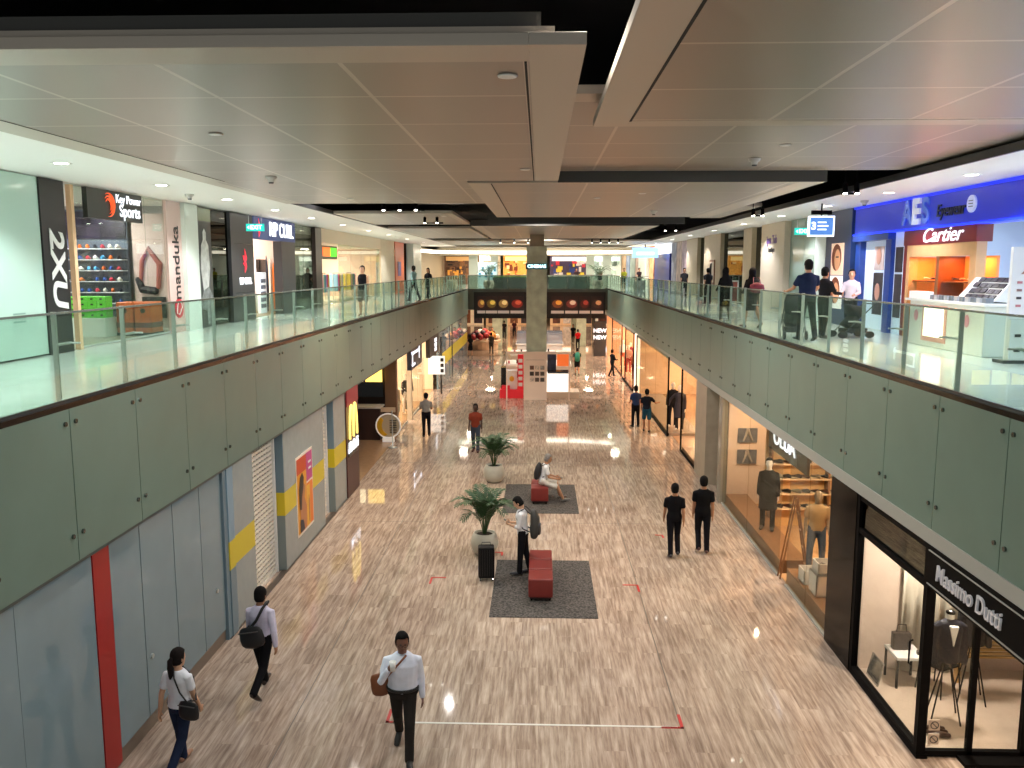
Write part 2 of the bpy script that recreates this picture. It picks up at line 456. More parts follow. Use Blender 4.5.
    # ---------- hair
    if hair:
        hk, hc = hair
        hm = M('hair '+hc, hc, .9, spec=.2, var=.3, scale=40, bump=.3)
        if hk in ('hijab',):
            p = MB()
            vs = []
            prof2 = [(-.46, .25, .17, -.04), (-.30, .24, .165, -.04), (-.16, .20, .135, -.03), (-.06, .12, .10, -.02), (.02, .085, .10, .0), (.09, .092, .108, -.004), (.15, .090, .104, -.006), (.2, .066, .08, -.012), (.228, .03, .04, -.012)]
            for z, rx, ry, yo in prof2:
                for i in range(n):
                    an = 2*PI*i/n; vs.append(Hd(rx*math.cos(an), yo+ry*math.sin(an), z))
            k = len(prof2)
            p.add(vs, [(j*n+i, j*n+(i+1) % n, (j+1)*n+(i+1) % n, (j+1)*n+i) for j in range(k-1) for i in range(n)]+[tuple(range(n))[::-1], tuple(range((k-1)*n, k*n))])
            p.build('headscarf', hm, root, smooth=True)
        else:
            p = MB(); vs = []; n = 20
            prof2 = [(.02, .058, .066, -.018), (.05, .076, .088, -.012), (.09, .083, .099, -.006), (.125, .086, .103, -.003), (.155, .085, .104, -.002), (.19, .074, .092, -.006), (.218, .052, .064, -.010), (.236, .02, .025, -.010)]
            for z, rx, ry, yo in prof2:
                for i in range(n):
                    an = 2*PI*i/n
                    x = rx*math.cos(an); y = ry*math.sin(an)
                    if y > .035 and z < .16: y = .03; x *= .93
                    elif y > .01 and z < .10: x *= .95
                    if hk == 'bald': pass
                    vs.append(Hd(x, yo+y, z))
            k = len(prof2)
            p.add(vs, [(j*n+i, j*n+(i+1) % n, (j+1)*n+(i+1) % n, (j+1)*n+i) for j in range(k-1) for i in range(n)]+[tuple(range(n))[::-1], tuple(range((k-1)*n, k*n))])
            if hk == 'ponytail':
                p.tube([Hd(0, -.085, .12), Hd(0, -.125, .09), Hd(.01, -.125, .0), Hd(.015, -.115, -.09), Hd(.0, -.11, -.14)], [.028*s, .034*s, .04*s, .034*s, .016*s], 10)
            if hk == 'long':
                p.tube([Hd(0, -.05, .1), Hd(0, -.06, .02), Hd(0, -.065, -.08), Hd(0, -.06, -.16)], [(.08*s, .06*s), (.088*s, .055*s), (.09*s, .045*s), (.07*s, .03*s)], 12, ref=(1,0,0))
            p.build('hair', hm, root, smooth=True)
    if face:
        e = MB(); w = MB()
        for sd in (-1, 1):
            q = Hd(sd*.028, .090, .105); e.ell(q, (.0085*s, .006*s, .006*s), 8, 6)
            e.tube([Hd(sd*.015, .094, .124), Hd(sd*.042, .086, .124)], [.0035*s]*2, 6)
        e.build('eyes', M('eye dark', '#17100d', .3), root, smooth=True)
        w.tube([Hd(-.022, .086, .043), Hd(0, .092, .041), Hd(.022, .086, .043)], [.004*s, .006*s, .004*s], 8)
        w.build('lips', M('lips', '#7d4038', .5), root, smooth=True)
    if glasses:
        g = MB()
        for sd in (-1, 1):
            c0 = [Hd(sd*.03+.022*math.cos(t*PI/6), .103, .104+.018*math.sin(t*PI/6)) for t in range(13)]
            g.tube(c0, [.0025*s]*13, 6, caps=False)
            g.tube([Hd(sd*.052, .10, .108), Hd(sd*.078, .02, .108)], [.002*s]*2, 6)
        g.tube([Hd(-.008, .105, .108), Hd(.008, .105, .108)], [.002*s]*2, 6)
        g.build('spectacles', M('dark metal', '#1b1b1d', .3, .6), root, smooth=True)
    root['_x'] = 0; del root['_x']
    return dict(S=S, T=T, Hd=Hd, hands=hands, s=s, J=J)

def inn_over(a): return a[3] > 35
def person(loc, heading, label, group=None, **kw):
    r = thing('person', loc, label, 'person', group, heading*D2R)
    return r, figure(r, **kw)
def mannequin(loc, heading, label, group=None, **kw):
    r = thing('mannequin', loc, label, 'mannequin', group, heading*D2R)
    kw.setdefault('mannequin', '#d8d4cc'); kw.setdefault('hair', None)
    kw.setdefault('legs', ((3, 0, 4), (-2, 2, 4))); kw.setdefault('arms', ((3, 9, 8, 0), (-3, 9, 8, 0)))
    kw.setdefault('vox', .018)
    return r, figure(r, **kw)
# ================================================================== SETTING
XL, XR, FZ = -5.4, 5.07, 4.9
white = M('white paint', '#e4e4de', .5, var=.03)
mint = M('pale mint glass wall', '#b9d6ca', .12, coat=.3)
dark = M('black void', '#0b0b0c', .9)
steel = M('brushed steel', '#b9bdba', .35, .45, var=.06, scale=30)
black = M('black gloss', '#0e0d0d', .12, coat=.4)
dkgrey = M('charcoal panel', '#36383b', .35)
cream = M('cream plaster', '#cbbfa6', .55, var=.05)
beige = M('beige stone', '#a39784', .35, var=.10, scale=3)
upfloor = M('upper gallery tile', '#d6ded6', .10, var=.04, scale=2, spec=.6)
frost = M('frosted green glass', '#688075', .33, spec=.35, var=.05, scale=1.2)
frostL = M('frosted blue grey glass', '#7d929a', .04, spec=.5, var=.05, scale=1.5)
clear = glass_mat('balustrade glass', '#e6f2ec', .05, dens=.02, haze='#a9c4b8')
shopglass = glass_mat('shop window glass', '#f2f2ee', .045)
shopglassU = glass_mat('upper shop window glass', '#e8f0ec', .04)
warmwall = M('warm shop wall', '#cdb595', .6, var=.05)
warmfloor = M('shop wood floor', '#b08a60', .3, var=.15, scale=2, stretch=(8, 1, 1))

fm = floor_mat()
struct('floor', box(-16, 16, 2, 112, -.2, 0), fm)
# polished brass-grey expansion joints set into the floor
jm = M('floor joint', '#5f554b', .4)
for i, (x0, x1, y0, y1) in enumerate(((2.03, 2.045, 11.4, 58), (-3.55, -3.535, 6, 60), (-5.2, 5, 27.9, 27.92), (-5.2, 5, 21.2, 21.21), (-5.2, 5, 34.9, 34.92))):
    struct('trim_%d' % (20+i), box(x0, x1, y0, y1, 0, .0015), jm)
# upper floors (slabs)
struct('floor_gallery_left', box(-16, XL-.02, 3, 112, 4.62, FZ), upfloor)
struct('floor_gallery_right', box(XR+.02, 16, 3, 112, 4.62, FZ), upfloor)
struct('floor_bridge', box(XL-.02, XR+.02, 64.1, 112, 4.62, FZ), upfloor)
# bulkheads under the galleries : soffit over the shop fronts
struct('ceiling_lower_left', box(-16, XL-.02, 3, 112, 3.35, 3.42), M('lower soffit', '#cfcabf', .6))
struct('ceiling_lower_right', box(XR+.02, 16, 3, 112, 3.35, 3.42), M('lower soffit', '#cfcabf', .6))
struct('ceiling_lower_far', box(XL-.02, XR+.02, 64.5, 112, 3.35, 3.42), M('lower soffit', '#cfcabf', .6))
struct('trim_1', box(XR-.03, XR+.06, 3, 67, 2.97, 3.16), M('grey bulkhead', '#a2a49e', .4))
struct('trim_2', box(XL-.06, XL-.01, 3, 64, 3.05, 3.10), M('dark bulkhead', '#4d5653', .5))
for nm, x0, x1 in (('trim_3', XL-.22, XL-.06), ('trim_4', XR+.06, XR+.22)):
    struct(nm, box(x0, x1, 3, 64, 3.10, 4.70), M('pale green backing', '#93a89c', .5))
# reflective stone curb below the balustrades
curb = M('brown stone curb', '#191614', .2, spec=.2, var=.4, scale=14)
struct('trim_5', box(XL-.16, XL+.01, 3, 64, 4.90, 4.965), curb)
struct('trim_6', box(XR-.01, XR+.16, 3, 67, 4.90, 4.965), curb)
# plenum, side and end walls
struct('ceiling_plenum', box(-17, 17, 2, 113, 9.5, 9.6), dark)
struct('wall_left', box(-16.2, -16, 2, 112, 0, 9.5), M('back wall', '#8d8b84', .7))
struct('wall_right', box(16, 16.2, 2, 112, 0, 9.5), M('back wall', '#8d8b84', .7))
struct('wall_far', box(-16, 16, 112, 112.2, 0, 9.5), M('far wall', '#c8c0b2', .7))
# white soffits over the two galleries
sof = M('white soffit', '#f1f1ec', .5)
struct('ceiling_gallery_left', box(-9.6, -6.45, 3, 66, 8.15, 8.22), sof)
struct('ceiling_gallery_right', box(6.75, 9.4, 3, 78, 8.13, 8.20), sof)
struct('trim_7', box(-6.45, -6.40, 3, 66, 8.14, 8.26), dkgrey)
struct('trim_8', box(6.70, 6.75, 3, 78, 8.13, 8.26), dkgrey)
struct('ceiling_far', box(-16, 16, 88, 112, 8.05, 8.12), sof)

# --- metal ceiling rafts
cmA = ceil_mat('metal ceiling tiles A', -.12, 6.72, 1.47, 1.56)
cmB = ceil_mat('metal ceiling tiles B', .98, 4.84, 1.52, 1.6)
cmD = ceil_mat('metal ceiling tiles D', -1.0, 16.0, 1.9, 2.7)
edge = M('raft edge metal', '#b9afa2', .42, .35)
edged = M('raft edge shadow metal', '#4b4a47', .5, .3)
darkcord = M('dark shadow gap', '#151515', .8)
def raft(n, x0, x1, y0, y1, z, mat, border=(0, 0, 0, 0), th=.09):
    """tiles plus a raised plain border (left,right,front,back widths)"""
    bl, brr, bf, bb = border
    struct('ceiling_raft_%d' % n, box(x0+bl, x1-brr, y0+bf, y1-bb, z+.004, z+th), mat)
    k = 0
    for (a0, a1, b0, b1) in ((x0, x0+bl, y0, y1), (x1-brr, x1, y0, y1), (x0+bl, x1-brr, y0, y0+bf), (x0+bl, x1-brr, y1-bb, y1)):
        if a1-a0 > .01 and b1-b0 > .01:
            struct('trim_%d' % (100+n*4+k), box(a0, a1, b0, b1, z, z+th), edge, bevel=.004); k += 1
raft(1, -6.38, .33, 6.43, 16.12, 8.10, cmA, (.5, .42, .5, 0))
struct('trim_9', box(-6.38, .1, 6.5, 6.56, 8.20, 8.25), edge)
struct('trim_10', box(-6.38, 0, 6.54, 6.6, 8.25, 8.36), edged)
struct('trim_11', box(-.13, -.11, 6.93, 16.05, 8.096, 8.101), darkcord)
struct('trim_12', box(-5.90, -5.885, 6.93, 16.05, 8.096, 8.101), darkcord)
raft(2, .60, 6.68, 3.0, 10.05, 8.10, cmB, (.38, .1, 0, .35))
struct('trim_13', box(.975, 1.0, 3.0, 9.7, 8.096, 8.101), darkcord)
raft(3, -.6, 7.0, 9.2, 16.35, 8.30, cmB, (.05, .1, .4, .1))
raft(4, -1.38, 5.35, 16.5, 27.5, 8.10, cmD, (.42, .5, .1, .2))
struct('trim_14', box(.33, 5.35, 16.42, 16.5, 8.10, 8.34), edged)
struct('trim_15', box(-.95, -.93, 16.65, 27.2, 8.096, 8.101), darkcord)
raft(5, -6.38, -1.38, 16.13, 21.6, 8.10, cmA, (.3, .0, 0, .1))
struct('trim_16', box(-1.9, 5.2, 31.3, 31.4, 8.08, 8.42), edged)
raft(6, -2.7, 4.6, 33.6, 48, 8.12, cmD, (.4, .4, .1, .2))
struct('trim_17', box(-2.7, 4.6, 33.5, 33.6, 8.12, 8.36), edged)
raft(7, -6.38, -2.7, 26.5, 33.2, 8.16, cmD, (.2, .2, .1, .1))
raft(8, -6.38, 6.6, 52, 62, 8.12, cmD, (.2, .2, .2, .2))
raft(9, -8, 8, 68, 84, 8.12, cmD, (.2, .2, .2, .2))
raft(10, -6.38, -2.9, 36, 48, 8.14, cmD, (.2, .2, .1, .1))
raft(11, 5.5, 6.6, 26.0, 32.0, 8.32, cmD, (.1, .1, .1, .1))
# services in the dark void
duct = M('duct grey', '#26282a', .6)
for i, (y, z, r) in enumerate(((5.2, 9.0, .28), (29.3, 8.95, .3), (50, 8.95, .3))):
    o = MB().cyl((-7, y, z), (7, y, z), r, n=20).build('ventilation_duct', duct, smooth=True)
    tag(o, ['round grey ventilation duct in the black ceiling void at the top of the picture', 'round ventilation duct crossing the dark ceiling gap past the second raft', 'round ventilation duct in the farthest dark ceiling gap'][i], 'duct')

# ------------------------------------------------------------------ column in the middle
conc = M('greenish grey concrete', '#bfcbb8', .45, var=.18, scale=2.5, bump=.1)
col_ = MB().box(-.66, .34, 42, 43, 2.3, 7.55)
struct('trim_30', col_, conc)
struct('trim_31', box(-.50, .20, 42.1, 42.9, 7.5, 8.3), M('column capital', '#8d8270', .5))

# ------------------------------------------------------------------ frosted fascia panels
def fascia(side, X, y0, step, n, zb, zt, label):
    r = thing('glass_fascia', (X, y0, zb), label, 'glass cladding')
    s = 1 if side == 'left' else -1
    bolt = M('bolt steel', '#6f7573', .25, .9)
    for k in range(n):
        a, b = y0+k*step+.008, y0+(k+1)*step-.008
        p = box(X-.012, X+.012, a, b, zb, zt).build('glass_panel', frost, r, world=True)
        if a < 45:
            for yy in (a+.10, b-.10):
                for zz in ((zb+.32, zt-.16) if a < 26 else (zb+.32,)):
                    q = MB().cyl((X+s*.010, yy, zz), (X+s*.035, yy, zz), .028, n=12)
                    c = q.build('bolt', bolt, None); c.parent = p
                    c.location = Vector((X+s*.0225, yy, zz-.028))-r.location
    return r
fascia('left', XL, 9.44-1.6*4, 1.6, 38, 3.10, 4.90, 'frosted green glass cladding of the left gallery edge, long row of bolted panels')
fascia('right', XR, 9.17-1.61*4, 1.61, 40, 3.16, 4.90, 'frosted green glass cladding of the right gallery edge, long row of bolted panels')

def balustrade(side, X, y0, step, n, label, along='y', x1=None):
    r = thing('glass_balustrade', (X, y0, 4.97), label, 'balustrade')
    s = -1 if side == 'left' else 1       # walkway side
    for k in range(n):
        a, b = y0+k*step+.012, y0+(k+1)*step-.012
        box(X-.007, X+.007, a, b, 4.99, 5.98).build('glass_panel', clear, r, world=True)
        yy = y0+k*step+.0
        m = MB().box(X+s*.10, X+s*.155, yy-.013-.25, yy+.013-.25, 4.97, 6.0)
        m.build('post', steel, r, world=True)
        q = MB().cyl((X+s*.12, yy-.27, 5.62), (X+s*.12, yy+.06, 5.62), .016, n=8).cyl((X, yy+.05, 5.62), (X+s*.13, yy+.05, 5.62), .012, n=8)
        q.build('glass_clamp', steel, r, world=True)
    box(X-.016, X+.016, y0, y0+n*step, 5.98, 6.005).build('handrail', M('satin rail steel', '#9da8a2', .25, .7), r, world=True)
    box(X-.02, X+.02, y0, y0+n*step, 4.965, 5.0).build('base_rail', M('dark steel channel', '#4c4f4e', .35, .7), r, world=True)
    return r
balustrade('left', XL-.05, 9.84-1.6*4, 1.6, 37, 'clear glass balustrade with steel posts along the left gallery')
balustrade('right', XR+.05, 9.4-1.61*4, 1.61, 39, 'clear glass balustrade with steel posts along the right gallery')
# bridge at the far end of the void
bb = thing('menu_board_fascia', (0, 64, 2.75), 'black bulkhead with a row of food pictures under the far bridge', 'menu board')
box(-4.95, 4.9, 63.95, 64.3, 2.75, 4.72).build('panel', M('brown black panel', '#1c1413', .4), bb, world=True)
struct('trim_32', box(XL, XR, 64.02, 64.3, 3.4, 4.97), M('bridge edge', '#59625c', .5))
foods = [('#7a4a2a', '#c9a04a'), ('#5e4a1e', '#d2b24e'), ('#8a6a3a', '#e6c27e'), ('#7a2018', '#c8563a'), ('#6e3a1e', '#e0903a'), ('#6a2a22', '#d8b090'), ('#4a1612', '#a03a2a'), ('#3a2018', '#c98a5a')]
for i, (u0, u1) in enumerate(((-5.05+.35, -4.1), (-4.05, -3.2), (-3.15, -2.3), (-2.2, -1.2), (.85, 1.8), (1.9, 2.85), (2.95, 3.75), (3.85, 4.75))):
    f = box(u0, u1, 63.93, 63.95, 3.35, 4.4).build('food_picture', M('picture ground %d' % i, '#2a1512', .4, emit=.25), bb, world=True)
    d = MB(); xc = (u0+u1)/2
    d.ell((xc, 63.925, 3.85), ((u1-u0)*.42, .01, .32), 16, 8)
    c = d.build('dish', M('dish a%d' % i, foods[i][0], .5, var=.5, scale=9, emit=.5), None); c.parent = f; c.location = Vector((xc, 63.925, 3.53))-bb.location
    d = MB().ell((xc+.08, 63.915, 3.93), ((u1-u0)*.24, .01, .17), 14, 8)
    c = d.build('garnish', M('dish b%d' % i, foods[i][1], .5, var=.5, scale=14, emit=.5), None); c.parent = f; c.location = Vector((xc+.08, 63.915, 3.76))-bb.location
    box(u0, u1, 63.925, 63.95, 3.12, 3.33).build('caption_strip', M('caption strip', '#b9a89a', .5, emit=.4), bb, world=True)
rr = thing('glass_balustrade', (0, 64, 4.97), 'glass balustrade crossing the far bridge above the food pictures', 'balustrade')
for k in range(7):
    x0 = XL+k*1.495
    box(x0+.01, x0+1.485, 63.99, 64.01, 4.97, 5.95).build('glass_panel', glass_mat('green tinted glass', '#c6d2cb', .06, dens=.10, haze='#6a7a72'), rr, world=True)
    box(x0-.02, x0+.02, 64.08, 64.12, 4.97, 5.98).build('post', steel, rr, world=True)
box(XL, XR, 63.97, 64.05, 5.95, 6.0).build('handrail', steel, rr, world=True)

# ------------------------------------------------------------------ floor marks
redm = M('red floor tape', '#b8211d', .5)
wht = M('white floor tape', '#d9d6cf', .5)
o = box(-2.1, 2.0, 11.42, 11.455, .002, .006).build('floor_tape', wht); tag(o, 'long thin white tape line across the floor in front of the nearest rug', 'tape')
for i, (x, y, sx, sy, lb) in enumerate(((-2.2, 11.42, 1, 1, 'red tape corner at the left end of the white floor line, beside the walking man'), (2.08, 11.40, -1, 1, 'red tape corner at the right end of the white floor line'),
                      (-2.28, 17.25, 1, -1, 'red tape corner on the floor left of the black suitcase'), (2.06, 16.95, -1, -1, 'red tape corner on the floor right of the nearest rug'),
                      (-.82, 18.9, -1, -1, 'small red tape mark beside the nearer palm planter'), (3.05, 20.3, -1, -1, 'red tape corner near the two men in black'),)):
    w = .045; L_ = .32 if i < 4 else .2
    mb = MB().box(x, x+sx*L_, y, y+sy*w, .002, .006).box(x, x+sx*w, y, y+sy*L_*1.2, .002, .006)
    tag(mb.build('floor_tape', redm), lb, 'tape')

# ------------------------------------------------------------------ rugs, benches
rugm = M('grey woven rug', '#47423f', .95, var=.95, scale=26, bump=.6)
for i, (x0, x1, y0, y1, lb) in enumerate(((-.93, 1.12, 15.2, 18.35, 'dark grey speckled rug under the long red bench, nearest the camera'), (-.99, 1.07, 22.05, 25.1, 'dark grey rug under the red bench where a man sits'))):
    o = box(x0, x1, y0, y1, .001, .014).build('rug', rugm, bevel=.004); tag(o, lb, 'rug')
redl = M('dark red leather', '#75241f', .42, var=.06, bump=.1)
def bench(x, y, n, mod, lb):
    t = thing('bench', (x, y, .014), lb, 'bench')
    for k in range(n):
        c = box(-.24, .24, k*mod+.008, (k+1)*mod-.008, .09, .46).build('cushion_block', redl, t, bevel=.02)
    box(-.21, .21, .03, n*mod-.03, .055, .095).build('base', M('bench base', '#2b1512', .6), t)
    for px in (-.18, .18):
        for py in (.1, n*mod-.1):
            MB().cyl((px, py, 0), (px, py, .06), .02).build('foot', black, t)
bench(.04, 15.92, 3, .6, 'long dark red leather bench of three blocks on the nearest rug')
bench(.02, 22.85, 2, .55, 'short dark red leather bench on the farther rug with a man sitting on it')

# ------------------------------------------------------------------ potted palms
potm = M('cream pot', '#b9b3a5', .45, var=.05)
soil = M('potting soil', '#2a1e16', .95, var=.4, scale=30, bump=.5)
leafm = M('palm leaf', '#24451f', .5, var=.35, scale=8)
stemm = M('palm stem', '#5c7038', .6)
def palm(x, y, z, h, spread, pr, lb, seed, nf=18, group=None, leaves=16):
    rnd = random.Random(seed)
    t = thing('potted_palm', (x, y, z), lb, 'plant', group)
    ph = pr*1.62
    MB().lathe([(pr*.50, 0), (pr*.74, .10*ph), (pr*.95, .34*ph), (pr, .55*ph), (pr*.93, .80*ph), (pr*.78, ph), (pr*.70, ph), (pr*.70, ph*.93), (pr*.2, ph*.93)], n=28).build('pot', potm, t, smooth=True)
    MB().lathe([(pr*.70, ph*.90), (pr*.5, ph*.945), (.01, ph*.95)], n=20).build('soil', soil, t)
    for k in range(nf):
        az = 2*PI*k/nf*2.4+rnd.uniform(-.2, .2); up = rnd.uniform(.55, 1.0); L_ = rnd.uniform(.8, 1.1)
        d = V(math.cos(az), math.sin(az), 0)
        tilt = (1-up)*1.5+.10
        pts = []; N_ = 9
        for j in range(N_+1):
            q = j/N_
            r_ = spread*L_*(q*tilt+q**2.2*(.9-tilt*.3)); zz = ph*.95+h*L_*(q*1.1-q**3*(.28+tilt*.55))
            pts.append(V(0, 0, 0)+d*(r_+.03)+V(0, 0, zz))
        m = MB(); m.tube(pts, [.0075*(1-.7*j/N_)*max(1, h) for j in range(N_+1)], 5)
        side = V(-d.y, d.x, 0)
        for j in range(leaves):
            q = .28+.72*j/(leaves-1); i0 = min(int(q*N_), N_-1); fr = q*N_-i0
            p = pts[i0].lerp(pts[i0+1], fr); tg = (pts[i0+1]-pts[i0]).normalized()
            ll = spread*.42*math.sin(PI*min(1, (q-.12)*1.05))+.06*h
            wdt = .018*max(.8, h)
            for sd in (-1, 1):
                dr = (tg*.75+side*sd*.85+V(0, 0, .1)).normalized()
                mid = p+dr*ll*.55+V(0, 0, -.02*ll); tip = p+dr*ll+V(0, 0, -.22*ll)
                w = tg*wdt
                m.add([p-w*.4, p+w*.4, mid+w, tip, mid-w], [(0, 1, 2, 4), (4, 2, 3)])
        m.build('frond', leafm, t)
    return t
palm(-1.24, 18.75, 0, 1.27, .52, .32, 'potted palm in a round cream pot beside the black suitcase, nearer of two', 3)
palm(-1.38, 25.4, 0, 1.25, .54, .33, 'potted palm in a round cream pot near the farther rug, behind the other', 5)

# ------------------------------------------------------------------ suitcase
t = thing('suitcase', (-1.10, 17.15, 0), 'black upright wheeled suitcase standing beside the cream palm pot', 'suitcase', rz=.1)
box(-.17, .17, -.12, .12, .06, .74).build('shell', M('black ribbed shell', '#08080a', .45, spec=.25), t, bevel=.035)
for k in range(6): box(-.14+k*.05, -.125+k*.05, -.128, -.118, .12, .68).build('rib', M('rib grey', '#141416', .5), t)
MB().tube([(-.09, .04, .74), (-.09, .04, .80), (.09, .04, .80), (.09, .04, .74)], [.01]*4, 6).build('handle', dkgrey, t)
for px in (-.13, .13):
    for py in (-.09, .09): MB().cyl((px-.012, py, .03), (px+.012, py, .03), .03).build('wheel', black, t)
# ================================================================== SHOPS
def E_(name, col, e): return M(name, col, .5, emit=e)
litW = E_('lit white letters', '#f4f8ff', 1.15)
plainW = M('white letters', '#e8e8e6', .4)
plainK = M('black letters', '#141414', .4)
glow = E_('light panel', '#fff1dc', 3.)
glowC = E_('cool light panel', '#f1fbff', 3.)

def room(x0, x1, y0, y1, z0, z1, wm, flm, power, col, open_side, lights=1, name='shop'):
    t = .06
    far = x1 if open_side == 'low' else x0        # back wall plane
    if open_side == 'low': struct('wall_'+name, box(x1, x1+t, y0, y1, z0, z1), wm)
    else: struct('wall_'+name, box(x0-t, x0, y0, y1, z0, z1), wm)
    struct('wall_'+name, box(x0, x1, y0, y0+t, z0, z1), wm); struct('wall_'+name, box(x0, x1, y1-t, y1, z0, z1), wm)
    struct('ceiling_'+name, box(x0, x1, y0, y1, z1, z1+.05), white)
    struct('floor_'+name, box(x0, x1, y0+t, y1-t, z0, z0+.012), flm)
    for k in range(lights):
        yy = y0+(y1-y0)*(k+.5)/lights
        lamp('AREA', ((x0+x1)/2, yy, z1-.03), power/lights, col, size=.4, sy=.4, name='shop_ceiling_light')

def glasspane(x, y0, y1, z0, z1, lb, mat=None, name='shop_window', frame=None, fw=.04, group=None, cuts=0):
    t = thing(name, (x, y0, z0), lb, 'window', group)
    n = cuts+1
    for k in range(n):
        a = y0+(y1-y0)*k/n; b = y0+(y1-y0)*(k+1)/n
        box(x-.008, x+.008, a+.006, b-.006, z0+.02, z1).build('glass_pane', mat or shopglass, t, world=True)
    fm_ = frame or steel
    box(x-.03, x+.03, y0, y1, z0, z0+.04).build('base_rail', fm_, t, world=True)
    if frame:
        box(x-.03, x+.03, y0, y0+fw, z0, z1).build('mullion', fm_, t, world=True); box(x-.03, x+.03, y1-fw, y1, z0, z1).build('mullion', fm_, t, world=True)
    return t

# ------------------------------------------------------------------ LOWER LEFT : hoardings
t = thing('glass_hoarding', (-5.5, 4, 0), 'grey blue glass hoarding wall with a red stripe, nearest on the lower left', 'wall panels')
edges = [4.0, 5.6, 7.4, 8.3, 9.85]
for a, b in zip(edges[:-1], edges[1:]): box(-5.56, -5.48, a+.004, b-.004, .22, 3.08).build('glass_panel', frostL, t, world=True)
box(-5.57, -5.47, 9.86, 10.26, .06, 3.08).build('red_stripe', M('red stripe panel', '#a31d1d', .3), t, world=True)
edges = [10.27, 11.1, 12.15, 13.15, 14.06]
for a, b in zip(edges[:-1], edges[1:]): box(-5.56, -5.48, a+.012, b-.012, .22, 3.08).build('glass_panel', frostL, t, world=True)
for y in (11.25, 13.7): MB().cyl((-5.48, y, 1.05), (-5.455, y, 1.05), .035, n=14).build('lock_boss', steel, t, world=True)
box(-5.54, -5.5, 4, 14.06, 0, .22).build('skirting', M('brown skirting', '#75685c', .3), t, world=True)
box(-5.75, -5.56, 4, 14.06, 0, 3.08).build('backing', dkgrey, t, world=True)

panelg = M('grey laminate panel', '#959f9f', .16, spec=.5, var=.04)
pillb = M('blue grey laminate', '#6b8390', .3)
pillg = M('grey green laminate', '#7f8b8a', .3)
yel = M('yellow band', '#d2bd1f', .35)
def hoard(y0, y1, lb, side=True, y_face=True, band=(1.22, 1.73)):
    t = thing('storefront_panel', (-5.5, y0, 0), lb, 'wall panel')
    for z0, z1, m in ((0, band[0], panelg), (band[0], band[1], yel), (band[1], 3.08, panelg)):
        box(-5.53, -5.45, y0+.02, y1, z0, z1).build('yellow_band' if m is yel else 'panel', m, t, world=True)
    if y_face:
        for z0, z1, m in ((0, band[0], pillg), (band[0]+.0, band[1], yel), (band[1], 3.08, pillb)):
            box(-5.9, -5.455, y0, y0+.02, z0, z1).build('yellow_band' if m is yel else 'side_panel', m, t, world=True)
    return t
t = hoard(14.5, 15.62, 'grey storefront panel with a yellow band just past the glass hoarding', y_face=False)
box(-5.6, -5.44, 14.07, 14.22, 0, 3.08).build('blue_post', pillb, t, world=True); box(-5.6, -5.42, 14.22, 14.5, 0, 1.22).build('blue_post', pillb, t, world=True)
box(-5.6, -5.42, 14.22, 14.5, 1.22, 1.73).build('yellow_band', yel, t, world=True); box(-5.6, -5.42, 14.22, 14.5, 1.73, 3.08).build('blue_post', M('light blue laminate', '#7f9db0', .3), t, world=True)
hp = hoard(17.55, 20.9, 'grey storefront panel with a yellow band and an orange poster')
hoard(22.0, 23.35, 'grey storefront panel with a yellow band beside the dark red fast food pillar')
SH = .22
def grille(y0, y1, lb):
    t = thing('roller_shutter', (-5.9, y0, 0), lb, 'shutter')
    m = MB()
    z = .1
    while z < 3.05:
        m.box(-5.92+SH, -5.89+SH, y0, y1, z, z+.055); z += .10
    m.build('slats', M('shutter slats', '#e6dfd2', .4), t, world=True)
    m = MB()
    y = y0+.06
    k = 0
    while y < y1: m.box(-5.925+SH, -5.9+SH, y, y+.03, .05, 3.05); y += .16
    m.build('links', M('shutter slats', '#c3bdb2'), t, world=True)
    box(-5.97+SH, -5.84+SH, y1-.07, y1-.01, 0, 3.08).build('guide_rail', plainW, t, world=True)
    box(-6.02+SH, -5.98+SH, y0, y1, 0, 3.08).build('backing', M('dark shop inside', '#4a4038', .8), t, world=True)
    box(-5.95+SH, -5.87+SH, y0, y1, 0, .07).build('bottom_bar', M('shutter slats', '#c3bdb2'), t, world=True)
grille(15.63, 17.53, 'nearer white roller grille between yellow banded panels')
grille(20.91, 21.98, 'farther white roller grille beyond the orange poster')
# poster
t = thing('poster', (-5.44, 18.4, .45), 'orange, yellow and pink poster of a dark haired woman on the grey panel', 'poster')
def pq(nm, y0, y1, z0, z1, col, d=0.): return box(-5.45, -5.440+d, y0, y1, z0, z1).build(nm, M('print '+col, col, .4), t, world=True)
pq('border', 18.42, 19.78, .42, 2.28, '#e8dcd0'); pq('yellow_field', 18.47, 19.22, .48, 2.22, '#e39a1e', .003); pq('orange_top', 18.47, 19.22, 1.86, 2.22, '#cf4a1c', .005)
pq('pink_field', 19.24, 19.74, 1.55, 2.22, '#bf3f86', .003); pq('orange_field', 19.24, 19.74, .48, 1.5, '#e8781e', .003); pq('yellow_strip', 19.24, 19.48, .48, 1.45, '#eab63a', .005)
m = MB().prism([(18.62, .5), (19.12, .5), (19.16, 1.0), (19.0, 1.25), (19.1, 1.5), (18.9, 1.62), (18.7, 1.55), (18.6, 1.2), (18.66, .9)], -5.436, -5.430, 'x'); m.build('figure_skin', M('print skin', '#b87850', .4), t, world=True)
m = MB().prism([(18.6, 1.05), (18.75, 1.0), (18.8, 1.3), (18.92, 1.5), (18.98, 1.72), (18.86, 1.85), (18.68, 1.78), (18.58, 1.5)], -5.430, -5.426, 'x'); m.build('figure_hair', M('print dark hair', '#241310', .4), t, world=True)
m = MB().prism([(18.6, .5), (18.95, .5), (18.85, .75), (18.62, .8)], -5.430, -5.426, 'x'); m.build('figure_trousers', M('print navy', '#27283c', .4), t, world=True)
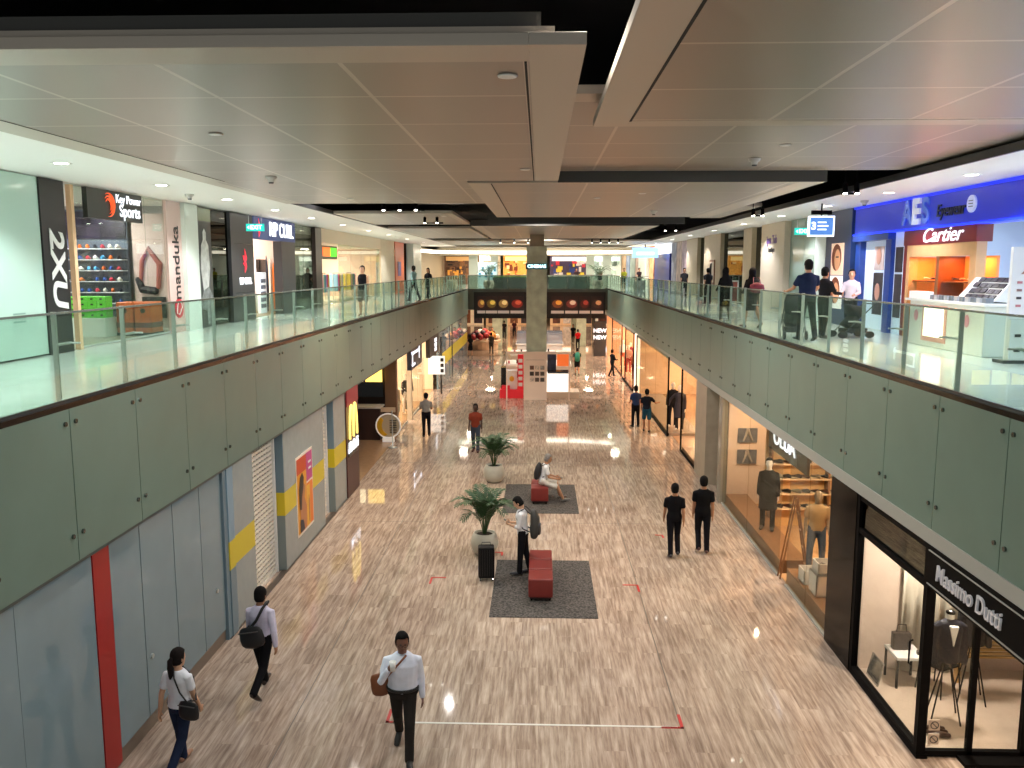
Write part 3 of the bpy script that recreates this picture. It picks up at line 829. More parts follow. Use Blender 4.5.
m = MB().prism([(19.36, .55), (19.42, .55), (19.44, 1.05), (19.39, 1.2), (19.34, 1.05)], -5.434, -5.430, 'x'); m.build('small_figure', M('print skin', '#b87850'), t, world=True)
for z in (1.95, 1.8): box(-5.436, -5.43, 19.4, 19.62, z, z+.05).build('print_line', plainW, t, world=True)
# grey band of floor edge / threshold
struct('trim_40', box(-5.56, -5.42, 14.1, 25, 0, .012), M('dark threshold', '#4d443c', .4))
struct('wall_left_lower', box(-6.3, -6.1, 14.1, 24, 0, 3.35), M('dark shop inside', '#4a4038'))

# ------------------------------------------------------------------ fast food front
t = thing('sign_pillar', (-5.45, 23.4, 0), 'dark red sign pillar with tall glowing yellow arches', 'sign')
dr = M('dark maroon panel', '#43140f', .35)
box(-5.75, -5.42, 23.36, 24.9, 0, 3.1).build('pillar', dr, t, world=True)
box(-5.43, -5.40, 23.4, 24.86, 2.62, 3.08).build('red_header', M('crimson header', '#8f1d33', .35), t, world=True)
yl = E_('glowing yellow', '#ffe37a', 1.0)
for yc in (23.85, 24.32):
    pts = [(-5.385, yc+.235*math.cos(a*PI/12), 1.68+ (.93*math.sin(a*PI/12)) ) for a in range(13)]
    MB().tube(pts, [.036]*13, 8).build('arch', yl, t, smooth=True, world=True)
text('lettering', 'McCafé', .42, litW, (-5.40, 24.1, 1.40), 'left', t, ext=.012, bold=.008, shear=.2)
box(-5.425, -5.405, 23.5, 24.7, 1.15, 1.62).build('sign_board', black, t, world=True)
struct('floor_food_shop', box(-12, -5.5, 24.9, 33, .0, .010), M('tan tile', '#9b7a5c', .2, var=.08))
struct('wall_food_shop', box(-12, -5.9, 32.9, 33, 0, 3.35), M('dark brown wall', '#2c1c15', .5))
struct('wall_food_shop', box(-12, -11.9, 25, 33, 0, 3.35), M('dark brown wall', '#2c1c15', .5))
t = thing('service_counter', (-8.2, 31.6, 0), 'dark brown fast food counter with a pale top', 'counter')
box(-10, -6.05, 31.6, 32.3, 0, 1.22).build('front', M('counter wood', '#3b2119', .4), t, world=True)
box(-10, -6.0, 31.55, 32.35, 1.22, 1.28).build('top', M('pale counter top', '#d3c9bc', .3), t, world=True)
t = thing('menu_display', (-7, 32.4, 2.1), 'glowing yellow and white menu screens above the dark counter', 'screen')
box(-9, -6.05, 32.4, 32.5, 1.55, 2.12).build('black_screen', black, t, world=True)
for k, c in enumerate(('#ffd86a', '#fff0c0', '#ffe08a')):
    box(-6.72-k*.74, -6.08-k*.74, 32.36, 32.4, 2.14, 2.68).build('screen', E_('menu screen %d' % k, c, 1.8), t, world=True)
tag(box(-6.0, -5.55, 32.5, 32.8, 0, 3.1).build('tan_pillar', M('tan laminate', '#7d5b40', .4)), 'brown pillar at the far end of the fast food shop front', 'pillar')
# round standee
t = thing('round_standee', (-5.75, 31.3, .0), 'round glass notice with a yellow crescent and white ring beside the food counter', 'sign')
ring = [(-5.68+.46*math.cos(a*PI/12), 31.3, .62+.46*math.sin(a*PI/12)) for a in range(25)]
MB().tube(ring, [.028]*25, 6, caps=False).build('ring', M('standee white', '#dcd5cb', .4, emit=.3), t, world=True)
m = MB().cyl((-5.68, 31.31, .62), (-5.68, 31.33, .62), .44, n=28); m.build('disc', M('standee beige', '#b7a488', .3), t, world=True)
cr = [(-5.68+.43*math.cos(a*D2R), .62+.43*math.sin(a*D2R)) for a in range(130, 262, 12)]+[(-5.60+.32*math.cos(a*D2R), .62+.34*math.sin(a*D2R)) for a in range(250, 130, -12)]
MB().prism(cr, 31.28, 31.305, 'y').build('crescent', M('crescent yellow', '#d9a520', .4), t, world=True)
m = MB()
for k in range(6): m.box(-5.62, -5.36, 31.28, 31.305, .36+k*.09, .385+k*.09)
m.build('text_lines', plainK, t, world=True)
box(-5.95, -5.40, 31.29, 31.33, 1.14, 1.32).build('header', M('standee header', '#c4a98c', .4), t, world=True)
box(-5.9, -5.46, 31.25, 31.37, 0, .17).build('foot', M('standee white', '#dcd5cb'), t, world=True)

# ------------------------------------------------------------------ left lower fashion shops
room(-10.5, -5.75, 33.0, 41.2, 0, 3.30, M('bright cream wall', '#e6d2b4', .6), warmfloor, 560, '#ffeedb', 'high', 2, 'shop_left')
glasspane(-5.62, 33.1, 35.5, 0, 3.1, 'shop window full of pale dresses past the food counter', cuts=1)
struct('trim_41', box(-5.7, -5.5, 36.0, 36.25, 0, 3.1), cream)
t = thing('shop_sign', (-5.45, 35.6, 2.2), 'navy sign board with a glowing white bracket mark over the cream shop', 'sign')
box(-5.6, -5.42, 35.55, 38.8, 2.2, 3.08).build('board', M('navy board', '#23283a', .4), t, world=True)
m = MB().box(-5.41, -5.40, 35.8, 35.95, 2.35, 2.95).box(-5.41, -5.40, 35.8, 38.0, 2.83, 2.95).box(-5.41, -5.40, 35.8, 36.6, 2.35, 2.45).box(-5.41, -5.40, 37.8, 37.95, 2.5, 3.05)
m.build('mark', litW, t, world=True)
glasspane(-5.62, 36.3, 41.0, 0, 2.18, 'shop window with dark dressed mannequins under the navy sign', cuts=1)
t = thing('shop_sign', (-5.45, 41.5, 2.1), 'black sign board with stacked white characters above the light box', 'sign')
box(-5.6, -5.4, 41.5, 45.2, 2.1, 3.08).build('board', M('black board', '#17171a', .4), t, world=True)
for k, zz in enumerate((2.82, 2.58, 2.34)): box(-5.4, -5.385, 43.4, 44.2, zz-.09, zz+.09).build('character', litW, t, world=True)
room(-10.5, -5.75, 41.2, 45.4, 0, 3.30, M('bright cream wall', '#e6d2b4', .6), warmfloor, 330, '#ffeedb', 'high', 1, 'shop_left')
t = thing('light_box_stand', (-5.1, 43.6, 0), 'white light box on a dark post beside the yellow banded hoarding', 'sign')
box(-5.13, -5.05, 43.55, 43.65, 0, 3.0).build('post', dkgrey, t, world=True)
box(-5.75, -4.9, 43.5, 43.56, 1.05, 2.0).build('panel', E_('notice panel', '#dfe3e0', .9), t, world=True)
for k in range(3): box(-5.12, -4.95, 43.47, 43.5, 1.15+k*.28, 1.33+k*.28).build('pictogram', plainK, t, world=True)
t = thing('storefront_panel', (-5.5, 45.4, 0), 'far bluish glass hoarding with a long yellow band on the lower left', 'wall panel')
for z0, z1, m in ((0, 1.0, frostL), (1.0, 1.75, yel), (1.75, 3.08, frostL)):
    for k in range(5): box(-5.56, -5.46, 45.4+k*3.7, 49.08+k*3.7, z0, z1).build('yellow_band' if m is yel else 'panel', m, t, world=True)
MB().cyl((-5.38, 52.0, 0), (-5.38, 52.0, 3.1), .035, n=10).build('pole', dkgrey, t, world=True)
t = thing('queue_post', (-5.35, 30.3, 0), 'thin steel stand by the food shop entrance', 'post')
MB().lathe([(.17, 0), (.17, .02), (.03, .05), (.02, .06), (.02, 1.35), (.03, 1.36)], n=16).build('stand', steel, t, smooth=True)

# ------------------------------------------------------------------ LOWER RIGHT : Massimo Dutti
blkf = M('black shop frame', '#060505', .6, spec=.08)
md = M('display beige wall', '#d0bcae', .7, var=.03)
mf = M('display floor', '#bba898', .4, var=.05)
struct('wall_display', box(5.15, 8.4, 13.15, 13.25, 0, 3.3), md)
struct('wall_display', box(8.35, 8.4, 10.83, 13.2, 0, 3.3), md)
struct('floor_display', box(5.12, 8.4, 10.86, 13.2, .0, .10), mf)
struct('ceiling_display', box(5.2, 8.4, 10.9, 13.2, 3.02, 3.08), white)
struct('trim_42', box(5.05, 5.2, 10.75, 13.3, 0, .06), blkf)
t = thing('display_window', (5.1, 10.83, 0), 'large black framed shop window with a beige interior beside the black pillar', 'window')
for a, b, c_, d in ((10.83, 13.25, .05, .13), (10.83, 13.25, 2.36, 2.44), (10.83, 13.25, 2.88, 2.97)): box(5.06, 5.16, a, b, c_, d).build('rail', blkf, t, world=True)
for a in (10.76, 13.17): box(5.05, 5.17, a, a+.1, .05, 2.97).build('mullion', blkf, t, world=True)
box(5.10, 5.115, 10.86, 13.17, .13, 2.36).build('glass_pane', shopglass, t, world=True); box(5.10, 5.115, 10.86, 13.17, 2.44, 2.88).build('transom_pane', glass_mat('dim glass', '#6e6a60', .1), t, world=True)
MB().tube([(5.03, 11.02, 1.2), (4.99, 11.02, 1.22), (4.99, 11.02, 1.53), (5.03, 11.02, 1.55)], [.012]*4, 6).build('handle', blkf, t, world=True)
t = thing('glass_entrance', (5.1, 10.83, 0), 'glass panes in black frames facing the camera under the white lettered black sign', 'door')
for x0, x1 in ((5.18, 5.72), (5.80, 6.44)):
    box(x0, x1, 10.82, 10.835, .1, 2.6).build('glass_pane', shopglass, t, world=True)
for x in (5.14, 5.76, 6.46): box(x-.035, x+.035, 10.78, 10.86, 0, 2.62).build('mullion', blkf, t, world=True)
box(5.1, 6.5, 10.78, 10.86, .02, .1).build('rail', blkf, t, world=True); box(5.6, 6.5, 10.55, 10.8, 0, .05).build('threshold', blkf, t, world=True)
for k, z in enumerate((.38, .18)):
    box(5.22, 5.36, 10.80, 10.815, z, z+.15).build('sticker', M('sticker', '#b9a896', .5), t, world=True)
    c = [(5.29+.05*math.cos(a*PI/8), 10.797, z+.075+.05*math.sin(a*PI/8)) for a in range(17)]
    MB().tube(c, [.006]*17, 6, caps=False).tube([(5.255, 10.797, z+.11), (5.325, 10.797, z+.04)], [.006]*2, 6).build('sticker_mark', plainK, t, world=True)
struct('wall_vestibule', box(6.5, 8.4, 10.75, 10.88, 0, 3.3), blkf)
struct('wall_vestibule', box(8.0, 8.1, 4, 10.75, 0, 3.3), md)
t = thing('shop_sign', (5.02, 5.5, 2.42), 'long black shop sign with white serif letters reading Massimo Dutti', 'sign')
box(5.03, 5.2, 5.0, 10.83, 2.42, 2.96).build('board', blkf, t, world=True)
for z in (2.46, 2.90): box(5.015, 5.03, 5.1, 10.72, z, z+.012).build('border_line', steel, t, world=True)
letm = M('silver letters', '#cfcfd2', .35, .3, emit=.12)
text('lettering', 'Massimo Dutti', .30, letm, (5.02, 9.72, 2.68), 'right', t, ext=.015, bold=.001, shear=.08, sx=.86)
struct('wall_pillar_black', box(5.04, 5.6, 13.27, 14.45, 0, 2.97), M('black polished pillar', '#070605', .16, spec=.10))
# louvre screen, drapery, table, chair, suits
t = thing('louvre_screen', (6.55, 12.75, .1), 'golden slatted screen at the back of the suit shop window', 'screen')
m = MB()
for k in range(34): m.box(6.55, 7.6, 12.72, 12.78, .5+k*.06, .525+k*.06)
m.build('slats', M('gold slats', '#a98547', .4, .4), t, world=True)
box(6.5, 6.56, 12.7, 12.8, .1, 2.6).build('frame', M('gold slats', '#a98547'), t, world=True)
t = thing('curtain', (6.1, 13.05, .1), 'pale draped fabric behind the suits in the window', 'curtain')
m = MB(); n = 24; vs = []
for j, z in enumerate((.12, 3.0)):
    for i in range(n): vs.append((5.75+i*.05, 13.05+.04*math.sin(i*1.6), z))
m.add(vs, [(i, i+1, n+i+1, n+i) for i in range(n-1)]); o = m.build('fabric', M('pale fabric', '#d6cfc0', .8), t, world=True, smooth=True)
so = o.modifiers.new('th', 'SOLIDIFY'); so.thickness = .01
t = thing('display_table', (5.70, 12.72, .1), 'small white topped table with black legs in the shop window', 'table')
box(-.22, .22, -.25, .25, .46, .50).build('top', plainW, t)
for x in (-.2, .2):
    for y in (-.22, .22): box(x-.015, x+.015, y-.015, y+.015, 0, .46).build('leg', blkf, t)
t = thing('handbag', (5.66, 12.80, .60), 'dark leather bag standing on the white window table', 'bag')
box(-.14, .14, -.06, .06, 0, .28).build('body', M('dark brown leather', '#2c2220', .4), t, bevel=.02)
MB().tube([(-.08, 0, .27), (-.06, 0, .40), (.06, 0, .40), (.08, 0, .27)], [.01]*4, 6).build('handle', M('dark brown leather', '#2c2220'), t)
t = thing('belt_roll', (5.9, 12.62, .60), 'small dark leather accessory lying on the window table', 'accessory')
MB().cyl((0, 0, 0), (0, 0, .05), .07, n=16).build('roll', M('dark brown leather', '#2c2220'), t)
t = thing('mirror_panel', (5.22, 12.75, .10), 'small white framed tilted panel standing on the window floor', 'mirror', rz=-PI/2)
m = MB().add([(-.22, 0, 0), (.22, 0, 0), (.22, .08, .36), (-.22, .08, .36), (-.22, .02, 0), (.22, .02, 0), (.22, .10, .36), (-.22, .10, .36)], [(0, 1, 2, 3), (7, 6, 5, 4), (0, 4, 5, 1), (1, 5, 6, 2), (2, 6, 7, 3), (3, 7, 4, 0)])
m.build('panel', M('mirror face', '#a8a8a8', .1, .8), t)
def suit(x, y, z, jc, lb, seed=0, rz=PI):
    t = thing('suit_form', (x, y, z), lb, 'mannequin', rz=rz)
    jm_ = M('jacket '+jc, jc, .75, var=.1, scale=20)
    b = MB()
    b.tube([(0, 0, .86), (0, 0, 1.0), (0, .0, 1.2), (0, .005, 1.36), (0, 0, 1.44), (0, -.01, 1.49)], [(.165, .12), (.145, .115), (.16, .125), (.175, .12), (.15, .095), (.07, .065)], 18, ref=(1, 0, 0), caps=False)
    for s in (-1, 1): b.tube([(s*.11, 0, 1.42), (s*.185, 0, 1.38), (s*.21, .0, 1.12), (s*.205, .05, .86)], [.055, .06, .052, .045], 12)
    me = remesh(b, 'jacket', jm_, .014); o = bpy.data.objects.new('jacket', me); COL.objects.link(o); o.parent = t
    MB().add([(-.06, .14, 1.42), (.06, .14, 1.42), (0, .152, 1.14), (-.06, .10, 1.43), (.06, .10, 1.43), (0, .12, 1.14)], [(0, 1, 2), (3, 5, 4), (0, 3, 4, 1), (1, 4, 5, 2), (2, 5, 3, 0)]).build('shirt_front', plainW, t)
    MB().tube([(0, .0, 1.45), (0, -.005, 1.56)], [.06, .055], 14).build('neck', plainW, t, smooth=True)
    MB().cyl((0, -.005, 1.565), (0, -.005, 1.60), .06, n=16).build('neck_cap', blkf, t)
    for a in range(4):
        an = a*PI/2+.5
        MB().cyl((.05*math.cos(an), .05*math.sin(an), .86), (.27*math.cos(an), .27*math.sin(an), 0), .011, n=6).build('leg', blkf, t)
    return t
suit(5.82, 11.65, .10, '#0d1022', 'headless form in a navy blue suit jacket on wire legs')
suit(6.45, 12.2, .10, '#171519', 'headless form in a dark grey jacket behind the navy suit')
t = thing('dining_chair', (6.1, 12.45, .1), 'thin black metal framed chair between the two suits', 'chair', rz=.5)
box(-.2, .2, -.2, .2, .43, .46).build('seat', blkf, t)
for x in (-.19, .19):
    for y in (-.19, .19): MB().cyl((x, y, .43), (x*1.15, y*1.15, 0), .012, n=6).build('leg', blkf, t)
MB().tube([(-.19, -.19, .45), (-.19, -.24, .85), (.19, -.24, .85), (.19, -.19, .45)], [.012]*4, 6).build('backrest', blkf, t)
t = thing('shoe_stack', (5.52, 11.2, .1), 'small pile of dark leather shoes on the shop window floor', 'shoes', kind=None)
for k in range(3): MB().tube([(-.12, k*.09-.09, .035), (0, k*.09-.09, .05), (.13, k*.09-.09, .035)], [.035, .045, .03], 10).build('shoe', M('tan shoe leather', '#3c2217', .35), t, smooth=True)
lamp('AREA', (5.9, 12.0, 2.98), 105, '#fff2e6', size=.25, sy=.25, name='window_display_light')
lamp('SPOT', (5.7, 11.2, 2.9), 30, '#ffe0c0', size=.04, rot=(25*D2R, 0, 0), spot=70, name='window_display_light')
lamp('AREA', (6.6, 8.5, 3.2), 120, '#ffe3c4', size=1.2, sy=2, name='shop_ceiling_light')
struct('ceiling_vestibule', box(5.2, 8.4, 4, 10.8, 3.25, 3.3), white)

# ------------------------------------------------------------------ shoe shop
wd = M('oak wood', '#805a3a', .35, var=.12, scale=3, stretch=(1, 8, 8))
struct('wall_shoe_shop', box(5.7, 10, 21.1, 21.2, 0, 3.3), M('honey wood wall', '#c49a62', .5, var=.05))
struct('wall_shoe_shop', box(5.6, 10, 14.5, 14.6, 0, 3.3), M('honey wood wall', '#c49a62', .5))
struct('wall_shoe_shop', box(9.9, 10, 14.6, 23.2, 0, 3.3), M('honey wood wall', '#c49a62', .5))
struct('floor_shoe_shop', box(5.15, 9.9, 14.6, 23.2, 0, .012), M('tan carpet', '#b58c5e', .6, var=.05))
struct('wall_shoe_shop', box(5.2, 6.4, 23.15, 23.25, 0, 3.3), M('pink white wall', '#d9c2b0', .6))
struct('ceiling_shoe_shop', box(5.2, 9.9, 14.6, 23.2, 3.25, 3.3), white)
lamp('AREA', (7.2, 18.0, 3.2), 220, '#ffe6c8', size=.5, sy=.5, name='shop_ceiling_light')
lamp('AREA', (5.9, 21.9, 3.2), 70, '#ffdcb4', size=.16, sy=.16, name='window_display_light')
lamp('AREA', (5.8, 15.8, 3.2), 60, '#ffdcb4', size=.16, sy=.16, name='window_display_light')
glasspane(5.1, 17.55, 20.4, 0, 3.1, 'clear shoe shop window with the dark coated mannequin', cuts=0)
glasspane(5.1, 20.4, 23.2, 0, 3.1, 'clear shoe shop window pane beside the beige column', cuts=0)
glasspane(5.1, 14.5, 17.0, 0, 3.1, 'clear shoe shop window pane beside the black pillar', cuts=1)
t = thing('window_plinth', (5.2, 17.6, 0), 'long low oak plinth inside the shoe shop window under the coated mannequin', 'plinth')
box(5.17, 5.75, 17.7, 23.1, 0.012, .30).build('plinth', wd, t, world=True)
t = thing('window_plinth', (5.2, 14.6, 0), 'low oak plinth in the shoe shop window beside the black pillar', 'plinth')
box(5.17, 6.3, 14.65, 17.2, 0.012, .30).build('plinth', wd, t, world=True)
t = thing('shop_sign', (5.15, 16.3, 2.5), 'black hanging sign with glowing white letters above the shoe shop', 'sign')
box(5.16, 5.22, 16.2, 18.95, 2.52, 3.12).build('board', black, t, world=True)
text('lettering', 'OLUA', .46, litW, (5.15, 17.75, 2.84), 'right', t, ext=.008, bold=.004, sx=1.3)
# shelves with shoes
shz = (.55, .93, 1.31, 1.69, 2.07)
t = thing('shoe_shelf_unit', (5.8, 21.0, 0), 'honey wood wall unit of five shelves full of shoes', 'shelf')
for z in shz: box(5.8, 8.6, 20.8, 21.1, z-.03, z).build('shelf', M('pale shelf board', '#e0c59c', .4), t, world=True)
for x in (5.78, 7.2, 8.6): box(x-.02, x+.02, 20.82, 21.1, .0, 2.5).build('upright', wd, t, world=True)
def shoe_mesh(col):
    m = MB(); m.tube([(-.12, 0, .05), (-.06, 0, .06), (.03, 0, .045), (.13, 0, .03)], [(.035, .048), (.042, .055), (.042, .038), (.032, .022)], 10, ref=(0, 1, 0))
    return m
def shoe_thing(loc, col, lb, group, rz):
    m = shoe_mesh(col); o = m.build('shoe', M('shoe leather '+col, col, .4), smooth=True)
    o.location = loc; o.rotation_euler = (0, 0, rz)
    return tag(o, lb, 'shoe', group)
cols = ['#2a1c16', '#4a3226', '#7a6a52', '#15120f', '#8b8a78', '#3b3a36']
protos = [shoe_thing((6.0+.22*i, 20.95, .55), c, 'leather shoe among the rows on the honey wood shelves', 'shoes on the honey wood shelves', 2.2) for i, c in enumerate(cols)]
rn = random.Random(4)
for r_, z in enumerate(shz):
    x = 5.95
    k = 0
    while x < 8.4:
        if not (r_ == 0 and k < 6):
            copy_thing(protos[(k+r_*2) % 6], (x, 20.95, z+.001), rz=2.2+rn.uniform(-.3, .3))
        x += .22 if k % 2 == 0 else .26; k += 1
mannequin((5.46, 19.9, .30), 160, 'white headed mannequin in a long black coat and cap behind the shoe shop glass', H=1.75, top=('coat', '#0b0909'), bottom=('long', '#0c0a0a'), shoes='#2b211c', hair=('short', '#111111'), mannequin='#d9d4cc')
mannequin((5.66, 16.95, .30), 170, 'mannequin in a beige top and blue jeans in the shoe shop window', H=1.75, top=('tee', '#a38a68'), bottom=('long', '#4b5a70'), shoes='#3a2a20', mannequin='#8f7f6a')
t = thing('display_easel', (5.38, 17.45, 0), 'tall wooden folding ladder in the shoe shop doorway', 'ladder', rz=PI/2)
for s in (-1, 1):
    MB().cyl((s*.07, .0, 1.75), (s*.09, -.3, .012), .022, n=6).build('rail', wd, t); MB().cyl((s*.07, .02, 1.75), (s*.09, .3, .012), .018, n=6).build('rear_rail', wd, t)
for k in range(4): box(-.08, .08, -.27+.063*k, -.22+.063*k, .3+k*.37, .325+k*.37).build('rung', wd, t)
for k, (x, y, z, w_) in enumerate(((5.42, 16.45, .301, .19), (5.48, 15.85, .301, .22), (5.48, 15.85, .74, .18))):
    t = thing('display_box', (x, y, z), ['white open box on the oak plinth below the jeans mannequin', 'tall white cube on the oak plinth beside the black pillar', 'white tray with shoes on top of the tall white cube'][k], 'box')
    h_ = [.28, .43, .2][k]
    m = MB().box(-w_, w_, -w_, w_, 0, .02).box(-w_, -w_+.02, -w_, w_, 0, h_).box(w_-.02, w_, -w_, w_, 0, h_).box(-w_, w_, -w_, -w_+.02, 0, h_).box(-w_, w_, w_-.02, w_, 0, h_)
    if k == 1: m.box(-w_, w_, -w_, w_, h_-.02, h_)
    m.build('box', plainW, t)
    if k != 1: shoe_mesh('#2a1c16').build('shoe', M('shoe leather #2a1c16', '#2a1c16'), t, smooth=True).location = (0, 0, .06)
for k, (z0, z1) in enumerate(((1.75, 2.15), (1.15, 1.55))):
    t = thing('wall_picture', (5.75, 23.1, z0), ['upper grey photo print of walking legs in the shoe shop window', 'lower grey photo print of shoes in the shoe shop window'][k], 'picture')
    box(5.45, 5.98, 23.11, 23.14, z0, z1).build('print', M('grey print', '#5b6068', .5, var=.3, scale=4), t, world=True)
    m = MB().tube([(5.6, 23.09, z0+.05), (5.66, 23.09, z0+.2), (5.7, 23.09, z1-.03)], [.02, .03, .04], 8).tube([(5.85, 23.09, z0+.06), (5.78, 23.09, z0+.2), (5.72, 23.09, z1-.03)], [.02, .03, .04], 8)
    m.build('figure', M('pale print figure', '#a39a90', .5), t, world=True)
# beige column, recess, exit sign
struct('wall_column_right', box(5.0, 5.7, 25.3, 27.0, 0, 2.97), beige)
struct('wall_recess_right', box(5.62, 5.75, 23.25, 25.3, 0, 3.3), M('recess panel', '#8d7765', .5))
struct('wall_column_right', box(5.02, 5.3, 23.2, 23.6, 0, 2.97), M('grey glass column', '#8a8578', .15))
def exit_sign(loc, face, lb, w_=.5, arrow=True):
    t = thing('exit_sign', loc, lb, 'sign')
    m = MB()
    if face == 'cam': m.box(-w_/2, w_/2, -.02, .02, 0, .2)
    m.build('panel', E_('exit teal', '#16b3a6', 1.0), t)
    text('lettering', 'EXIT', .16, litW, (0.03, -.025, .10), 'cam', t, ext=.003, world=False, bold=.004)
    if arrow: MB().prism([(-w_/2+.03, .1), (-w_/2+.09, .15), (-w_/2+.09, .05)], -.024, -.021, 'y').build('arrow', litW, t)
    for x in (-w_*.35, w_*.35): MB().cyl((x, 0, .2), (x, 0, .45), .008, n=6).build('hanger', steel, t)
    return t
exit_sign((5.35, 23.9, 2.62), 'cam', 'teal exit sign hanging by the lower beige column', .45, False)
o = box(5.58, 5.62, 24.2, 24.4, 1.95, 2.15).build('fire_alarm', M('alarm red', '#9e1b1b', .4)); tag(o, 'small red alarm box on the recessed wall, upper of two', 'alarm')
o = box(5.58, 5.62, 24.25, 24.37, 1.35, 1.45).build('fire_alarm', M('alarm red', '#9e1b1b', .4)); tag(o, 'small red call point on the recessed wall, lower of two', 'alarm')

# ------------------------------------------------------------------ fashion shop with twin mannequins
pinkw = M('rosy cream wall', '#d8b898', .6, var=.03)
room(5.2, 10.5, 27.0, 44.0, 0, 3.28, pinkw, M('rosy floor', '#b48f70', .25, var=.05), 850, '#ffd9ae', 'low', 3, 'shop_right')
glasspane(5.08, 27.05, 30.2, .0, 3.1, 'fashion shop window with a low wooden plinth beside the beige column', frame=blkf)
t = thing('window_plinth', (5.2, 27.2, 0), 'low wooden plinth with a black base in the fashion window near the beige column', 'plinth')
box(5.12, 5.9, 27.2, 30.1, .012, .16).build('plinth', wd, t, world=True)
glasspane(4.98, 32.7, 43.6, 0, 3.1, 'long fashion shop window holding the twin mannequins', frame=blkf, cuts=2)
glasspane(4.98, 32.66, 32.7, 0, 3.1, 'edge', name='tmpx') if False else None
t = thing('window_plinth', (5.2, 32.8, 0), 'low grey plinth with a black edge under the twin mannequins', 'plinth')
box(5.06, 6.3, 32.8, 43.5, .012, .10).build('plinth', M('grey plinth', '#8f8174', .3), t, world=True); box(5.03, 5.06, 32.8, 43.5, .012, .10).build('black_edge', blkf, t, world=True)
mannequin((5.55, 33.4, .1), 150, 'white headed mannequin in dark clothes with a white scarf, nearer of the twin pair', H=1.85, top=('coat', '#4a4650'), bottom=('long', '#33302f'), shoes='#d8d0c8', mannequin='#efe6da', arms=((3, 9, 8, 0), (-3, 45, 8, 0)))
mannequin((5.4, 34.2, .1), 160, 'white headed mannequin in a black jacket behind its grey coated twin', H=1.85, top=('shirt', '#252326'), bottom=('long', '#26252a'), shoes='#d8d0c8', mannequin='#efe6da')
tag(box(4.98, 5.4, 44.0, 44.6, 0, 3.1).build('lit_pillar', E_('lit white pillar', '#ffe9cc', 1.3)), 'glowing cream pillar beyond the twin mannequins', 'pillar')
room(5.2, 10.5, 44.7, 66, 0, 3.28, M('warm red cream wall', '#d9a684', .6), M('rosy floor', '#b48f70'), 1900, '#ffdcb8', 'low', 4, 'shop_right')
glasspane(4.98, 45.0, 49.4, 0, 3.1, 'far shop window with pale mannequins beyond the glowing pillar', frame=blkf)
glasspane(4.98, 51.5, 58.5, 0, 3.1, 'farthest shop window on the lower right', frame=blkf, cuts=1)
tag(box(4.90, 4.95, 45.0, 50.5, 0, .12).build('window_kerb', blkf), 'black kerb under the far right shop window', 'kerb')
fcols = ['#b03a2c', '#e0d5c4', '#c86a4a', '#2c2c33', '#d9a08c', '#8c2030', '#e8e0d8']
for k in range(7):
    mannequin((5.5+.3*(k % 2), 45.6+k*1.75, .02), 170-15*(k % 3), ['mannequin in a red top in the far right shop windows', 'mannequin in a pale dress behind the red topped one', 'mannequin in a coral top, third along the far windows', 'mannequin in a black top, fourth along the far windows', 'mannequin in a pink top, fifth along the far windows', 'mannequin in a wine red top, sixth along the far windows', 'mannequin in a white top, last along the far windows'][k],
              H=1.8, top=('shirt', fcols[k]), bottom=(('skirt', fcols[(k+1) % 7]) if k % 2 else ('long', fcols[(k+3) % 7])), shoes=None, mannequin='#e9dccb', vox=.03, fingers=False)
for k, (y, c1, c2) in enumerate(((34.3, '#d9cfc2', '#b8ab9b'), (34.9, '#c9b39a', '#d9cfc2'), (37.6, '#1d1a1a', '#e3dcd2'), (38.5, '#3a3027', '#26201c'))):
    mannequin((-6.0, y, .02), -120, ['mannequin in a pale draped dress, nearer in the left shop window', 'mannequin in a tan dress next to the pale one', 'mannequin in a black and white outfit under the navy sign', 'mannequin in a dark brown outfit behind the black and white one'][k],
              H=1.8, top=('shirt', c1), bottom=(('skirt', c2) if k < 2 else ('long', c2)), shoes=None, mannequin='#e9dccb', vox=.026, fingers=False)
t = thing('shop_sign', (5.0, 60, 1.7), 'glowing white and blue signs at the far right end of the lower floor', 'sign')
box(4.0, 4.9, 63.0, 63.2, .0, 2.6).build('stand', dkgrey, t, world=True)
for k in range(2): text('lettering', 'NEW', .42, litW, (4.45, 62.98, 1.9-k*.5), 'cam', t, ext=.01, bold=.01)

# ------------------------------------------------------------------ centre: wrapped column, kiosks
t = thing('column_wrap', (-.22, 41.9, 0), 'pale pink poster box wrapped round the foot of the central column', 'display')
box(-.78, .36, 41.75, 43.1, 0, 2.3).build('box', M('pale pink wrap', '#efdccf', .25), t, world=True)
pc = ['#6b4a3a', '#d6c7bd', '#8a8078', '#3b2c24', '#5c4638', '#4a4038', '#cbb', '#524238', '#3b3530']
tf = thing('display_frame', (0, 41.65, 0), 'thin pale pink display frame standing in front of the wrapped column', 'display_frame')  # a display frame: header beam on two posts before the wrapped column
box(-1.65, 1.5, 41.62, 41.72, 2.3, 2.42).build('header_beam', M('pale pink wrap', '#efdccf'), tf, world=True)
for x in (-1.62, 1.46): box(x-.03, x+.03, 41.64, 41.70, 0, 2.3).build('post', M('pale pink wrap', '#efdccf'), tf, world=True)
for r_ in range(3):
    for c_ in range(3):
        col = ['#6b4a3a', '#cfc0b6', '#8a8078', '#3b2c24', '#5c4638', '#4a4038', '#c9b9ae', '#524238', '#3b3530'][r_*3+c_]
        x = -.48+c_*.26; z = 1.52-r_*.30
        box(x, x+.20, 41.735, 41.75, z, z+.2).build('picture', M('tile '+col, col, .5, var=.4, scale=14), t, world=True)
box(-.66, .24, 41.735, 41.75, 2.0, 2.01).build('heading_rule', plainK, t, world=True)
t = thing('product_stand', (-1.6, 42.3, 0), 'bright red stepped display stand left of the wrapped column', 'display')
